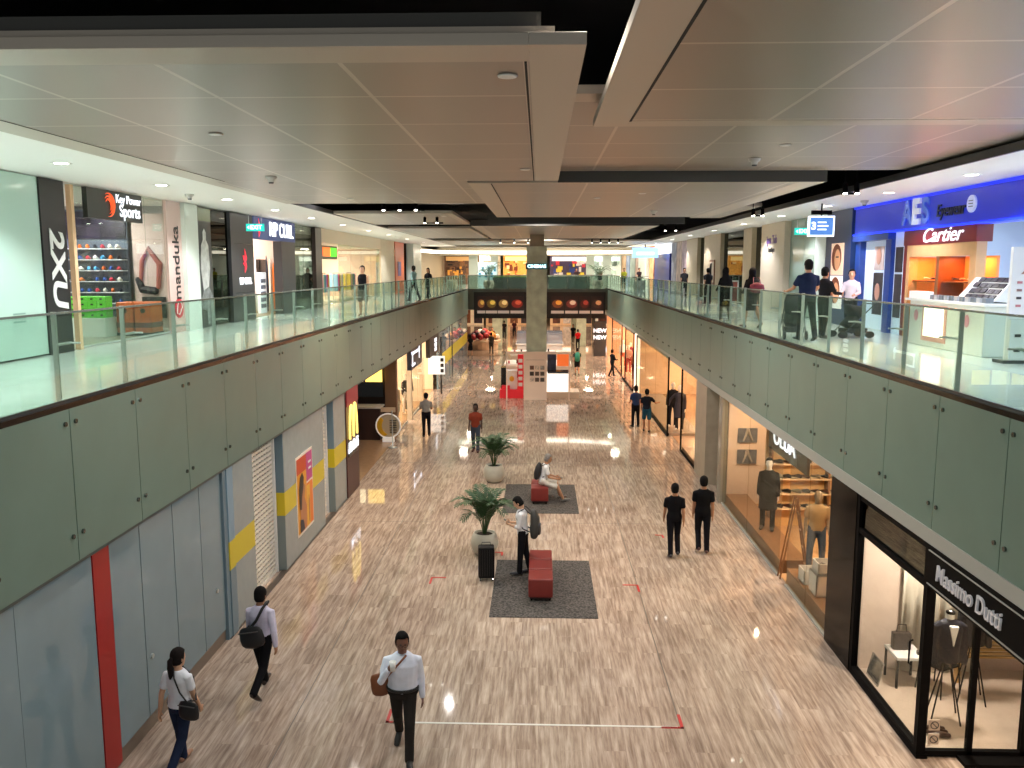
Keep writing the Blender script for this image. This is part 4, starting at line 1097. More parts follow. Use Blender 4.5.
rp_ = E_('bright red display', '#c81f2a', .25)
box(-2.0, -.82, 42.3, 43.6, 0, .42).build('red_base', rp_, t, world=True); box(-1.9, -1.5, 42.4, 43.0, .42, .62).build('red_step', rp_, t, world=True)
box(-1.65, -1.15, 42.6, 43.3, .42, 1.35).build('white_cabinet', plainW, t, world=True); box(-1.95, -1.66, 42.7, 43.6, .42, 1.5).build('black_cabinet', black, t, world=True)
box(-1.1, -.82, 42.4, 43.5, .42, 2.2).build('red_tower', rp_, t, world=True)
for k in range(5): box(-1.06, -.86, 42.38, 42.4, .6+k*.3, .78+k*.3).build('white_character', plainW, t, world=True)
MB().ell((-1.4, 42.58, .95), (.12, .02, .14)).build('yellow_emblem', M('emblem yellow', '#e8b23a', .4), t, world=True)
t = thing('display_counter', (1.0, 42.4, 0), 'glowing white counter right of the wrapped column', 'counter')
box(.36, 1.5, 42.4, 43.6, .32, 1.2).build('body', E_('bright counter', '#fff6ec', .8), t, world=True); box(.36, 2.0, 42.3, 43.7, 0, .32).build('base', M('counter base', '#cdb9a6', .4), t, world=True)
box(.4, 1.5, 42.8, 43.6, 1.2, 1.3).build('black_top', black, t, world=True)
box(.9, 1.5, 43.5, 43.6, 1.5, 2.2).build('orange_screen', E_('orange screen', '#d4622a', .8), t, world=True); box(.4, .85, 43.5, 43.6, 1.3, 2.2).build('blue_poster', M('navy poster', '#252a44', .4, var=.5, scale=6), t, world=True)
# cosmetic kiosks behind
whk = M('kiosk white', '#d8cdc4', .3)
for q, (y, x0, x1, h_, lb) in enumerate(((46.5, -1.9, 1.7, 1.25, 'long pale cosmetics counter just behind the central column'), (50.5, -1.7, 1.55, 1.45, 'pale cosmetics counter with test shelves, second behind the column'), (55.5, -1.5, 1.5, 1.6, 'grey glass topped kiosk, third behind the central column'))):
    t = thing('kiosk_counter', ((x0+x1)/2, y, 0), lb, 'counter')
    box(x0, x1, y, y+2.2, 0, h_-.1).build('body', whk, t, world=True, bevel=.03); box(x0-.06, x1+.06, y-.06, y+2.26, h_-.1, h_).build('top', M('kiosk top', '#e6d9cc', .2, emit=.15), t, world=True)
    for k in range(8):
        xx = x0+.15+k*(x1-x0-.3)/8
        box(xx, xx+.22, y-.07, y-.05, .5, .85).build('drawer_front', M('tile %s' % ('#3b2c24' if k % 2 else '#b03a2c'), '#3b2c24' if k % 2 else '#b03a2c', .5), t, world=True)
    for k in range(7):
        xx = x0+.2+k*(x1-x0-.4)/7
        MB().cyl((xx, y+.4, h_), (xx, y+.4, h_+.16+.05*(k % 3)), .05, n=8).build('bottle', M('bottle %d' % (k % 4), ['#c23a44', '#2b2326', '#d9c9b8', '#e0a040'][k % 4], .3), t, world=True)
    if q == 2: box(x0, x1, y, y+2.2, h_, h_+.7).build('glass_case', glass_mat('case glass', '#cfd6dc', .15, dens=.45, haze='#b8b4bb'), t, world=True)
t = thing('flower_kiosk', (-4.6, 68.5, 0), 'round pale kiosk heaped with red and white goods at the far left', 'kiosk')
MB().lathe([(1.25, 0), (1.25, .5), (1.45, .55), (1.45, .75), (.3, .76)], n=24).build('base', M('kiosk cream', '#d8bfa4', .4), t)
for k in range(22):
    a = k*2.4; r_ = 1.15*math.sqrt((k+.5)/22)
    MB().ell((r_*math.cos(a), r_*math.sin(a), .95+.55*(1-r_/1.2)), (.24, .24, .26), 8, 6).build('goods', M('goods %d' % (k % 5), ['#8c1f28', '#d9cdc0', '#33202c', '#b0742c', '#5a1a2a'][k % 5], .6), t, smooth=True)
# far lower hall
for k, (x0, x1, c, e, lb) in enumerate(((-12, -6.5, '#e8c49a', .7, 'bright far shop front at the left end of the lower hall'), (-6.2, -1.2, '#d8a878', .6, 'warm lit far shop front left of the column'), (1.2, 6.0, '#e0b080', .6, 'warm lit far shop front right of the column'), (6.4, 12, '#e8d0b0', .8, 'bright far shop front at the right end of the lower hall'))):
    t = thing('far_shop', ((x0+x1)/2, 98, 0), lb, 'shop front')
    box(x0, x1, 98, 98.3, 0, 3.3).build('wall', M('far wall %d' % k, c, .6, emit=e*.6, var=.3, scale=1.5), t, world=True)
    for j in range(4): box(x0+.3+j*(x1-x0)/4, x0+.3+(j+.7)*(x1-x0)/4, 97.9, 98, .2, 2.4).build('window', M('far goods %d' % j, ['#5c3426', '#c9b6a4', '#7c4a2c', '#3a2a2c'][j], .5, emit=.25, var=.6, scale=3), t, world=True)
    box(x0+.4, x1-.4, 97.85, 97.95, 2.6, 3.1).build('sign', E_('far sign %d' % k, ['#ffe2b8', '#ffd28a', '#fff0d8', '#cfe6ff'][k], 1.6), t, world=True)
for k, (x, y) in enumerate(((-3.6, 72), (-3.6, 84), (3.5, 72), (3.5, 84))): struct('trim_%d' % (60+k), box(x-.4, x+.4, y-.4, y+.4, 0, 4.62), conc)
for x in (-4, 0, 4):
    for y in (68, 76, 84, 92): lamp('AREA', (x, y, 3.3), 150, '#ffe2c0', size=.8, name='far_fill_light')  # bare fill lamps added to brighten the far lower floor
# ================================================================== UPPER GALLERY, LEFT (shop line x = -9.1)
UL, UR, Z = -9.1, 8.7, 4.9
struct('wall_gallery_left', box(-9.3, -9.1, 3, 9.0, Z, 8.15), cream)
t = thing('glass_wall', (UL, 9, Z), 'large pale mint glass wall at the left edge of the upper gallery', 'wall panels')
for k in range(4): box(-9.2, -9.08, 9.0+k*1.6, 10.59+k*1.6, Z+.03, 8.13).build('glass_panel', mint, t, world=True)
m = MB()
for k in range(3): m.box(-9.078, -9.074, 14.4, 14.75, 5.55+k*.07, 5.58+k*.07)
m.build('printed_lines', M('faint print', '#7fa095', .5), t, world=True)
t = thing('brand_pillar', (UL, 15.4, Z), 'tall black pillar with white 2XU letters running down it', 'pillar')
box(-9.4, -9.05, 15.4, 16.2, Z, 8.13).build('pillar', M('black pillar', '#131314', .4), t, world=True)
text('lettering', '2XU', .64, plainW, (-9.04, 15.82, 6.50), 'left', t, ext=.006, bold=.015, roll=-PI/2, shear=.12, sx=1.2)
# sports shop
room(-13.5, -9.2, 16.2, 22.35, Z, 8.10, M('sports wall', '#b9b6b6', .6), M('grey wood', '#9d9284', .3, var=.1), 260, '#fff6ee', 'high', 2, 'sports_shop')
glasspane(UL, 16.6, 20.6, Z+.02, 8.10, 'tall clear glass front of the sports shop', shopglassU, cuts=3)
tag(box(-9.16, -9.06, 16.45, 16.56, Z+.003, 8.1).build('wooden_post', M('pale wood post', '#d9b48c', .5)), 'slim pale wooden post beside the black lettered pillar', 'post')
t = thing('shop_sign', (-9.0, 16.84, 7.55), 'dark hanging sign of the sports shop with an orange swirl', 'sign')
box(-9.08, -8.98, 16.9, 19.25, 7.5, 8.1).build('board', M('dark green black board', '#1f2522', .35), t, world=True)
text('lettering', 'Key Power', .25, litW, (-8.965, 18.6, 7.95), 'left', t, ext=.004, bold=.002)
text('lettering', 'Sports', .36, litW, (-8.965, 18.65, 7.70), 'left', t, ext=.004, bold=.004)
m = MB()
for rr_, ph in ((.24, 0), (.18, .3), (.12, .6)):
    m.tube([(-8.965, 17.72+rr_*math.cos(a*PI/10+ph-1.7), 7.80+rr_*math.sin(a*PI/10+ph-1.7)) for a in range(13)], [.004+.022*math.sin(PI*a/12) for a in range(13)], 6)
m.build('swirl', E_('orange swirl', '#e0562a', .8), t, world=True)
# shoe wall of the sports shop
t = thing('display_shelf', (-11.4, 22.0, Z), 'sports shop shelf wall carrying rows of bright running shoes', 'shelf')
box(-12.4, -10.72, 22.05, 22.1, Z+.02, 8.0).build('back_board', M('grey blue shelving back', '#5d6676', .4), t, world=True)
box(-12.4, -10.75, 22.02, 22.05, 7.25, 7.95).build('dark_picture', M('purple black picture', '#2c2638', .4, var=.8, scale=3), t, world=True)
for k in range(6): box(-12.4, -10.75, 21.75, 22.05, 5.58+k*.28, 5.60+k*.28).build('shelf', M('white shelving', '#c9ced6'), t, world=True)
sc_ = ['#2a4f9e', '#1c2233', '#e06a2a', '#49a0d8', '#e8e4de', '#c2334a']
pr_ = []
for i, c in enumerate(sc_):
    m = MB(); m.tube([(-.12, 0, .045), (-.05, 0, .06), (.04, 0, .04), (.14, 0, .028)], [(.035, .042), (.042, .055), (.042, .036), (.032, .022)], 10, ref=(0, 1, 0)); o = m.build('running_shoe', M('trainer '+c, c, .5), smooth=True)
    o.location = (-12.3+i*.2, 21.9, 5.602); tag(o, 'bright running shoe on the sports shop shelf wall', 'shoe', 'running shoes on the sports shop wall'); pr_.append(o)
for r_ in range(6):
    for c_ in range(8):
        if r_ == 0 and c_ < 6: continue
        copy_thing(pr_[(c_*5+r_*2+rn.randrange(2)) % 6], (-12.3+c_*.2, 21.9, 5.602+r_*.28), rz=1.8+rn.uniform(-.15, .15))
# green shoe boxes on white plinth
t = thing('display_plinth', (-10.45, 19.6, Z), 'white plinth stacked with green shoe boxes in the sports shop', 'plinth')
box(-.5, .42, -.3, .3, .014, .45).build('plinth', plainW, t)
gb = None
for r_ in range(4):
    for c_ in range(4):
        p = (-10.45-.37+c_*.22, 19.6, Z+.452+r_*.125)
        if gb is None:
            gb = thing('shoe_box', p, 'bright green shoe box in the stack on the white plinth', 'box', 'green shoe boxes on the white plinth')
            box(-.105, .105, -.16, .16, 0, .12).build('box', M('lime green card', '#5fc23a', .5, emit=.08), gb, bevel=.004); box(-.03, .03, -.163, -.161, .04, .08).build('label_patch', plainK, gb)
        else: copy_thing(gb, p)
for k, xx in enumerate((-9.80, -9.36)):
    t = thing('storage_crate', (xx, 20.1, Z), ['orange crate with a dark band beside the green shoe boxes', 'orange crate with a dark band beside the pinkish lettered panel'][k], 'crate')
    box(-.20, .20, -.32, .32, .015, .08).build('base', blkf, t); box(-.20, .20, -.3, .3, .08, .80).build('body', M('orange crate', '#d8622a', .45), t, bevel=.02); box(-.203, .203, -.303, .303, .2, .32).build('band', M('crate band', '#6d2c18', .5), t)
    MB().cyl((0, -.302, .6), (0, -.31, .6), .06, n=16).build('emblem', plainK, t)
# athlete picture, manduka panel
t = thing('wall_picture', (-10.2, 22.1, Z), 'tall pink grey picture of a bending athlete inside the sports shop', 'picture')
box(-10.62, -9.75, 22.1, 22.15, Z+.014, 7.9).build('print', M('pinkish grey print', '#d0bab6', .5), t, world=True)
m = MB().tube([(-10.45, 22.08, 6.1), (-10.38, 22.08, 6.7), (-10.2, 22.08, 7.0), (-9.92, 22.08, 6.6), (-9.98, 22.08, 6.0)], [.05, .06, .07, .08, .06], 8)
m.build('athlete', M('print limb', '#a8645a', .6), t, world=True)
MB().tube([(-10.5, 22.06, 6.2), (-10.4, 22.06, 5.95), (-10.05, 22.06, 5.9)], [.08, .11, .10], 8).build('shorts', M('print dark', '#231d22', .6), t, world=True)
box(-10.4, -9.8, 22.0, 22.1, 5.2, 5.75).build('dark_base', M('print dark', '#231d22'), t, world=True)
t = thing('brand_panel', (UL, 20.6, Z), 'pinkish panel with black manduka lettering running up it', 'sign')
box(-9.12, -9.04, 20.62, 21.45, Z+.003, 8.12).build('panel', M('pinkish panel', '#cdb3ab', .4), t, world=True)
text('lettering', 'manduka', .52, plainK, (-9.03, 21.08, 6.62), 'left', t, ext=.004, bold=.004, roll=PI/2, sx=.98)
MB().cyl((-9.04, 21.08, 5.50), (-9.02, 21.08, 5.50), .24, n=24).build('red_disc', M('red disc', '#c9293a', .4), t, world=True)
m = MB()
for a in range(3): m.tube([(-9.015, 21.08+.15*math.cos(a*2.1+q*.3), 5.5+.15*math.sin(a*2.1+q*.5)) for q in range(5)], [.014]*5, 6)
m.build('emblem', plainW, t, world=True)
struct('wall_column_white_left', box(-9.4, -8.95, 21.5, 22.3, Z, 8.13), M('white column', '#d9e4dc', .3))
# poster of a dress figure
t = thing('photo_panel', (UL, 22.35, Z), 'dark tall photo panel of a silver draped figure', 'picture')
box(-9.15, -9.06, 22.35, 23.45, Z+.003, 8.1).build('panel', M('dark grey panel', '#3c3f3e', .3), t, world=True)
box(-9.062, -9.052, 22.35, 23.45, 7.75, 8.1).build('top_band', M('olive glass', '#8a917c', .2), t, world=True)
m = MB().prism([(22.75, 5.9), (22.62, 6.5), (22.7, 7.1), (22.85, 7.25), (22.84, 7.45), (22.95, 7.55), (23.06, 7.45), (23.05, 7.25), (23.2, 7.1), (23.25, 6.5), (23.12, 6.0)], -9.052, -9.046, 'x'); m.build('upper_figure', M('silver print', '#c4c6c2', .5, var=.25, scale=5), t, world=True)
m = MB().prism([(22.75, 5.9), (23.12, 6.0), (23.35, 5.75), (23.3, 5.5), (23.15, 5.35), (23.1, 5.0), (22.95, 5.0), (22.95, 5.35), (22.6, 5.4), (22.55, 5.65)], -9.052, -9.046, 'x'); m.build('skirt_figure', M('silver dark print', '#777c7a', .5, var=.5, scale=7), t, world=True)
# dark entrance strip and surf shop
t = thing('shop_window', (UL, 23.5, Z), 'narrow dark glass pane between the photo panel and the surf shop pillar', 'window')
box(-9.12, -9.1, 23.5, 24.8, Z+.02, 8.1).build('glass_pane', glass_mat('smoked glass', '#3d3935', .12), t, world=True)
room(-13, -9.3, 22.4, 24.8, Z, 8.1, M('dark shop wall', '#3d3632', .6), M('dark shop floor', '#4a443e', .3), 20, '#ffdcb8', 'high', 1, 'dark_shop')
t = thing('brand_pillar', (UL, 24.85, Z), 'wide charcoal pillar with a red wave emblem and RIP CURL lettering', 'pillar')
box(-9.35, -9.02, 24.85, 26.8, Z+.003, 8.12).build('pillar', dkgrey, t, world=True)
for z in (5.75, 7.22): box(-9.018, -9.01, 25.1, 26.75, z, z+.012).build('joint', black, t, world=True)
text('lettering', 'RIP CURL', .25, litW, (-9.01, 25.98, 6.10), 'left', t, ext=.005, bold=.016)
def wave(mb, x, yc, zc, s):
    mb.prism([(yc-.02*s, zc-.5*s), (yc+.22*s, zc-.25*s), (yc+.10*s, zc-.02*s), (yc+.26*s, zc+.10*s), (yc+.02*s, zc+.5*s), (yc+.05*s, zc+.18*s), (yc-.22*s, zc+.22*s), (yc-.05*s, zc-.05*s), (yc-.2*s, zc-.12*s), (yc+.0*s, zc-.22*s)], x, x+.012, 'x')
m = MB(); wave(m, -9.015, 25.95, 6.72, .72); m.build('wave_emblem', E_('red emblem', '#e02a3c', 1.0), t, world=True)
room(-13, -9.3, 26.8, 31.4, Z, 8.1, M('surf shop wall', '#c9b6ac', .6), M('surf shop floor', '#a38566', .3), 260, '#fff0e0', 'high', 2, 'surf_shop')
t = thing('shop_sign', (-9.0, 26.85, 7.45), 'blue glowing sign board with white RIP CURL letters above the surf shop', 'sign')
box(-9.2, -9.0, 26.85, 31.4, 7.42, 8.12).build('board', E_('blue sign board', '#42507c', .35), t, world=True)
text('lettering', 'RIP CURL', .66, E_('bright sign white', '#ffffff', 1.6), (-8.99, 29.75, 7.76), 'left', t, ext=.008, bold=.008)
m = MB(); wave(m, -8.995, 27.3, 7.77, .6); m.build('wave_emblem', E_('red emblem', '#e02a3c', 1.0), t, world=True)
tag(box(-9.3, -9.0, 29.7, 31.3, Z+.003, 7.42).build('shop_pillar', dkgrey), 'charcoal pillar on the far side of the surf shop opening', 'pillar')
for k in range(7):
    x = -9.78-.13*k; y = 31.2-.04*(k % 2)
    o = MB().tube([(x, y, Z+.02), (x, y, Z+.6), (x, y, Z+1.5+.1*(k % 3)), (x, y, Z+1.8+.12*(k % 3))], [(.02, .02), (.055, .03), (.05, .03), (.012, .01)], 10, ref=(1, 0, 0)).build('surf_board', M('board %d' % k, ['#d8742a', '#e8e0d4', '#2a3040', '#e0b060', '#c2452f', '#cdd6de', '#f0ece2'][k], .3), smooth=True)
    tag(o, ['orange', 'pale', 'navy', 'sand yellow', 'red', 'light blue', 'cream'][k]+' surfboard shaped display inside the surf shop', 'surfboard')
t = thing('display_totem', (-9.85, 30.0, Z), 'black and red topped display totem in the surf shop doorway', 'display')
box(-.05, .05, -.35, .35, .015, 1.75).build('panel', E_('totem white', '#e9eef2', .7), t); box(-.052, .052, -.36, .36, 1.45, 1.9).build('header', black, t)
for k in range(5): box(.051, .056, -.28, .28, .2+k*.22, .34+k*.22).build('print_row', M('print row', '#8a95a8', .5, var=.5, scale=10), t)
# grey sequinned window
t = thing('shop_window', (UL, 31.5, Z), 'pale grey glass front with a row of headless white torsos', 'window')
for k in range(2): box(-9.11, -9.09, 31.5+k*1.3, 32.75+k*1.3, Z+.02, 8.1).build('glass_pane', glass_mat('grey glass', '#cfd3cc', .15), t, world=True)
room(-12, -9.3, 31.4, 34.2, Z, 8.1, M('grey window back', '#7d8079', .6), M('grey floor', '#8d8c86', .3), 70, '#fff6ea', 'high', 1, 'grey_shop')
for k in range(3):
    o = MB().tube([(-9.6, 31.9+k*.65, 6.0), (-9.6, 31.9+k*.65, 6.2), (-9.6, 31.9+k*.65, 6.45), (-9.6, 31.9+k*.65, 6.62)], [(.1, .12), (.09, .11), (.1, .16), (.04, .05)], 12).cyl((-9.6, 31.9+k*.65, Z+.02), (-9.6, 31.9+k*.65, 6.0), .02).build('torso_form', M('pale torso', '#c9c9c2', .4), smooth=True)
    tag(o, ['white headless torso form in the grey window, nearest the surf shop', 'white headless torso form in the middle of the grey window', 'white headless torso form beside the dark brown pillar'][k], 'mannequin')
struct('wall_column_brown_left', box(-9.4, -9.0, 34.25, 35.2, Z, 8.13), M('dark brown pillar', '#2b201c', .3))
# cream shop
struct('wall_cream_header', box(-9.25, -9.05, 35.2, 48.6, 7.55, 8.14), M('cream header', '#d9cbb4', .5))
room(-13.5, -9.3, 35.2, 48.6, Z, 7.55, M('rosy shop wall', '#dcc0b0', .6), M('cream floor', '#c9b59a', .3), 650, '#fff0dc', 'high', 3, 'cream_shop')
struct('wall_gallery_left', box(-9.4, -9.05, 48.62, 53.18, Z, 8.14), cream)
glasspane(UL, 38.5, 48.4, Z+.02, 7.55, 'long clear glass front of the cream shop behind the woman in shorts', shopglassU, cuts=3)
t = thing('shop_sign', (-9.6, 38.6, 7.0), 'small orange and green glowing sign inside the cream shop', 'sign')
box(-9.7, -9.6, 37.6, 40.4, 6.9, 7.5).build('board', M('sign grey', '#7f7c70', .5), t, world=True)
box(-9.6, -9.58, 37.7, 39.0, 7.02, 7.42).build('orange_half', E_('orange glow', '#f07838', 1.2), t, world=True); box(-9.6, -9.58, 39.0, 40.2, 7.02, 7.42).build('green_half', E_('green glow', '#5fd83a', 1.2), t, world=True)
gc = ['#c94a4a', '#e8a0a8', '#7fb0c8', '#e2c65a', '#8fc8a8', '#d8609a', '#f0e6d8', '#5a7fa8']
gl_ = ['red', 'pale pink', 'light blue', 'yellow', 'mint', 'magenta', 'white', 'slate blue']
for k in range(8):
    for r_ in range(2):
        y = 36.0+k*1.45; z = Z+.9+r_*.95
        m = MB(); m.tube([(-12.9, y, z), (-12.9, y, z+.25), (-12.9, y, z+.6), (-12.9, y, z+.68)], [(.05, .28), (.05, .24), (.05, .26), (.03, .1)], 10, ref=(1, 0, 0)).tube([(-12.9, y-.22, z+.6), (-12.9, y-.42, z+.3)], [.05, .05], 8).tube([(-12.9, y+.22, z+.6), (-12.9, y+.42, z+.3)], [.05, .05], 8)
        c = (k*3+r_*4) % 8
        o = m.build('hanging_shirt', M('garment '+gc[c], gc[c], .8), smooth=True); tag(o, gl_[c]+' shirt, '+['first', 'second', 'third', 'fourth', 'fifth', 'sixth', 'seventh', 'last'][k]+(' in the upper' if r_ else ' in the lower')+' row of the cream shop', 'shirt')
for k in range(4):
    y = 37.2+k*2.9
    t = thing('garment_rack', (-10.3, y, Z), ['rack of clothes just inside the cream shop entrance', 'second clothes rack along the cream shop window', 'third clothes rack along the cream shop window', 'farthest clothes rack in the cream shop'][k], 'rack')
    MB().cyl((0, -.7, 0), (0, -.7, 1.35), .02).cyl((0, .7, 0), (0, .7, 1.35), .02).cyl((0, -.7, 1.35), (0, .7, 1.35), .02).box(-.25, .25, -.72, -.68, .0, .04).box(-.25, .25, .68, .72, .0, .04).build('frame', steel, t)
    for j in range(7): box(-.22, .22, -.6+j*.19, -.49+j*.19, .45, 1.3).build('garment', M('garment '+gc[(j*3+k) % 8], gc[(j*3+k) % 8]), t, bevel=.03)
mannequin((-9.8, 36.4, Z), -90, 'mannequin in a turquoise dress in the cream shop entrance', H=1.75, top=('tee', '#7fc8c4'), bottom=('skirt', '#7fb8c0'), shoes=None, mannequin='#e6d8c8', vox=.024, fingers=False)
tag(box(-9.4, -9.0, 53.2, 56.6, Z, 8.13).build('orange_panel', M('orange panel', '#c9581f', .4)), 'tall orange wall panel at the far end of the left gallery', 'panel')
tag(box(-8.99, -8.97, 54.0, 55.2, 6.0, 6.9).build('notice', M('purple notice', '#5b4a7a', .5, var=.5, scale=5)), 'small purple poster on the orange panel', 'poster')
tag(box(-9.35, -8.98, 57.4, 57.9, Z, 8.13).build('black_pillar', black), 'thin black pillar beyond the orange panel', 'pillar')
struct('wall_column_far_left', box(-9.5, -8.6, 58.2, 62, Z, 8.13), M('white column', '#d9e4dc'))
struct('wall_far_left', box(-9.8, -9.5, 62, 90, Z, 8.15), M('beige far wall', '#bfa98c', .6))
struct('wall_far_left', box(-9.5, -6.2, 88, 88.2, Z, 8.05), M('tan far wall', '#a88b68', .6))

# ================================================================== UPPER GALLERY, RIGHT (shop line x = 8.7)
struct('wall_gallery_right', box(8.75, 8.95, 3, 12, Z, 8.13), cream)
aes = M('cobalt blue', '#1a35c8', .3, emit=.25)
t = thing('shop_sign', (8.6, 11, 7.3), 'long cobalt blue fascia sign over the beauty shop with silver AES letters', 'sign')
box(8.55, 8.8, 9.5, 23.75, 7.38, 8.10).build('board', M('cobalt board', '#1226a8', .3, emit=.42), t, world=True)
box(8.50, 8.82, 9.5, 23.75, 7.36, 7.40).build('glow_strip', E_('blue light strip', '#1030ff', 1.6), t, world=True)
box(8.50, 8.82, 9.5, 23.75, 8.06, 8.12).build('top_strip', E_('deep blue strip', '#1a2fd0', .8), t, world=True)
silv = M('silver letters big', '#cfd6e6', .25, .6, emit=.35)
text('lettering', 'A', .78, M('blue silver letters', '#5a78d8', .25, .3, emit=.2), (8.53, 20.4, 7.74), 'right', t, ext=.02, bold=.02)
text('lettering', 'E', .78, silv, (8.53, 19.92, 7.74), 'right', t, ext=.03, bold=.03)
text('lettering', 'S', .78, M('blue silver letters', '#5a78d8'), (8.53, 19.45, 7.74), 'right', t, ext=.02, bold=.02)
text('script_lettering', 'Eyewear', .36, M('dark letters', '#0d1230', .3), (8.53, 18.3, 7.70), 'right', t, ext=.015, bold=.004, shear=.15)
MB().cyl((8.54, 17.4, 7.76), (8.50, 17.4, 7.76), .17, n=24).build('round_badge', M('badge grey', '#aab4d8', .3, emit=.4), t, world=True)
for dz in (-.08, 0, .08): box(8.49, 8.5, 17.32, 17.48, 7.755+dz*.7, 7.77+dz*.7).build('badge_line', M('dark letters', '#0d1230'), t, world=True)
struct('floor_beauty_shop', box(8.75, 13.5, 9.5, 23.8, Z, Z+.012), upfloor)
struct('wall_beauty_shop', box(13.5, 13.6, 9.5, 23.8, Z, 8.1), M('cool shop wall', '#c6d2e6', .5))
struct('wall_beauty_shop', box(8.9, 13.5, 23.75, 23.85, Z, 8.1), M('cool shop wall', '#c6d2e6'))
struct('ceiling_beauty_shop', box(8.85, 13.5, 9.5, 23.8, 7.9, 7.95), white)
lamp('AREA', (11.5, 13, 7.85), 240, '#eaf3ff', size=1, sy=2, name='shop_ceiling_light'); lamp('AREA', (10.6, 21.3, 7.85), 120, '#eaf3ff', size=1.5, sy=2, name='shop_ceiling_light')
bluef = M('blue frame', '#1f3f8e', .3)
t = thing('blue_doorway', (8.65, 21.3, Z), 'blue framed doorway with two portrait posters under the cobalt sign', 'door')
for y0, y1 in ((23.4, 23.75), (21.38, 21.72)): box(8.6, 8.8, y0, y1, Z, 7.36).build('frame_post', bluef, t, world=True)
box(8.5, 8.8, 21.35, 23.75, 7.2, 7.36).build('frame_top', bluef, t, world=True)
box(8.75, 8.78, 21.72, 23.4, Z+.02, 7.2).build('white_door', M('white door', '#c9dbf0', .3, emit=.15), t, world=True)
for k, (y0, y1, z0, z1) in enumerate(((22.15, 22.75, 6.45, 7.05), (22.15, 22.75, 5.3, 6.38))):
    box(8.735, 8.75, y0, y1, z0, z1).build('portrait_poster', M('poster dark %d' % k, ['#c9b8b8', '#39343c'][k], .4, var=.4, scale=2), t, world=True)
    MB().ell((8.73, (y0+y1)/2, (z0+z1)/2+.05), (.015, .17, .22)).build('portrait', M('portrait skin', '#b78a78', .5), t, world=True)
t = thing('white_wall_panel', (8.7, 20.7, Z), 'white panel with portrait pictures between the blue doorway and the maroon cabinet', 'panel')
box(8.68, 8.76, 20.65, 21.33, Z+.003, 7.36).build('panel', M('white door', '#c9dbf0'), t, world=True)
for k, (z0, z1) in enumerate(((6.4, 7.0), (5.3, 6.35))): box(8.665, 8.68, 20.85, 21.25, z0, z1).build('portrait_poster', M('poster dark %d' % (1), '#39343c'), t, world=True)
# Cartier cabinet
t = thing('display_cabinet', (8.65, 17.3, Z), 'glowing amber display cabinet under a maroon header reading Cartier', 'cabinet')
mar = M('maroon', '#6e101c', .35, emit=.08); gold = M('gold frame', '#c9a070', .35, var=.05)
box(8.58, 8.9, 17.25, 20.62, 7.02, 7.36).build('header', mar, t, world=True)
text('lettering', 'Cartier', .44, litW, (8.57, 18.75, 7.20), 'right', t, ext=.006, bold=.0, sx=1.4, shear=.35)
box(8.6, 8.9, 20.45, 20.62, Z+.003, 7.02).build('frame', mar, t, world=True)
for a, b in ((17.25, 17.5), (20.3, 20.45)): box(8.6, 8.8, a, b, Z+.003, 7.02).build('frame', gold, t, world=True)
box(8.6, 8.8, 17.5, 20.3, 6.75, 7.02).build('frame', gold, t, world=True); box(8.6, 9.2, 18.8, 18.95, Z+.5, 6.75).build('frame', M('brown wood', '#7a4a2a', .4), t, world=True)
box(8.8, 9.15, 20.3, 20.34, Z+.5, 6.75).build('end_panel', M('amber back', '#e08a4a', .5, emit=.35), t, world=True)
box(9.15, 9.2, 17.5, 20.34, Z+.5, 6.75).build('back_panel', M('amber back', '#e08a4a', .5, emit=.35), t, world=True)
box(8.62, 9.2, 17.5, 20.3, Z+.003, Z+.5).build('base', M('brown wood', '#7a4a2a'), t, world=True)
for z in (5.75, 6.22): box(8.7, 9.15, 17.5, 20.3, z-.03, z).build('shelf', M('brown wood', '#7a4a2a'), t, world=True)
box(8.61, 8.62, 17.5, 20.3, Z+.5, 6.75).build('glass_door', glass_mat('cabinet glass', '#fff6ee', .01), t, world=True)
lamp('AREA', (8.9, 18.1, 6.73), 34, '#ffa050', size=.3, sy=1, name='cabinet_light'); lamp('AREA', (8.9, 19.6, 6.73), 34, '#ffa050', size=.3, sy=1, name='cabinet_light')
for z in (5.42, 5.75, 6.22):
    for k in range(8):
        y = 17.65+k*.34
        if 18.7 < y < 19.0: continue
        o = MB().tube([(8.95, y-.11, z+.03), (8.88, y-.05, z+.05), (8.86, y, z+.035), (8.88, y+.05, z+.05), (8.95, y+.11, z+.03)], [.012, .03, .012, .03, .012], 8).build('eyeglasses', M('spectacle %d' % (k % 3), ['#3a3038', '#c9b8a8', '#8f6a5a'][k % 3], .3), smooth=True)
        tag(o, 'small pair of eyeglasses on the amber cabinet shelves', 'glasses', 'eyeglasses in the amber cabinet')
# cool glass area right of cabinet
t = thing('shelf_wall', (13.4, 14, Z), 'bright pale blue shelving deep inside the beauty shop', 'shelf')
for k in range(5): box(12.9, 13.45, 12, 20.5, Z+.6+k*.5, Z+.63+k*.5).build('shelf', M('pale blue shelf', '#b8cfe8', .3, emit=.3), t, world=True)
for k in range(4): box(13.0, 13.48, 12+k*2.2, 13.8+k*2.2, 7.05, 7.75).build('light_screen', E_('blue white screen', '#bcd8ff', 1.2), t, world=True)
for k in range(14):
    o = MB().lathe([(.05, 0), (.055, .12), (.03, .15), (.03, .2), (.0, .2)], (13.1, 12.4+k*.55, Z+1.132+(k % 3)*.5), 10).build('bottle', M('cosmetic %d' % (k % 4), ['#e07a9a', '#f0f0f4', '#7a9ad8', '#2c2c34'][k % 4], .3), smooth=True)
    tag(o, 'small bottle on the pale blue shelves deep in the beauty shop', 'bottle', 'bottles on the pale blue shelves')
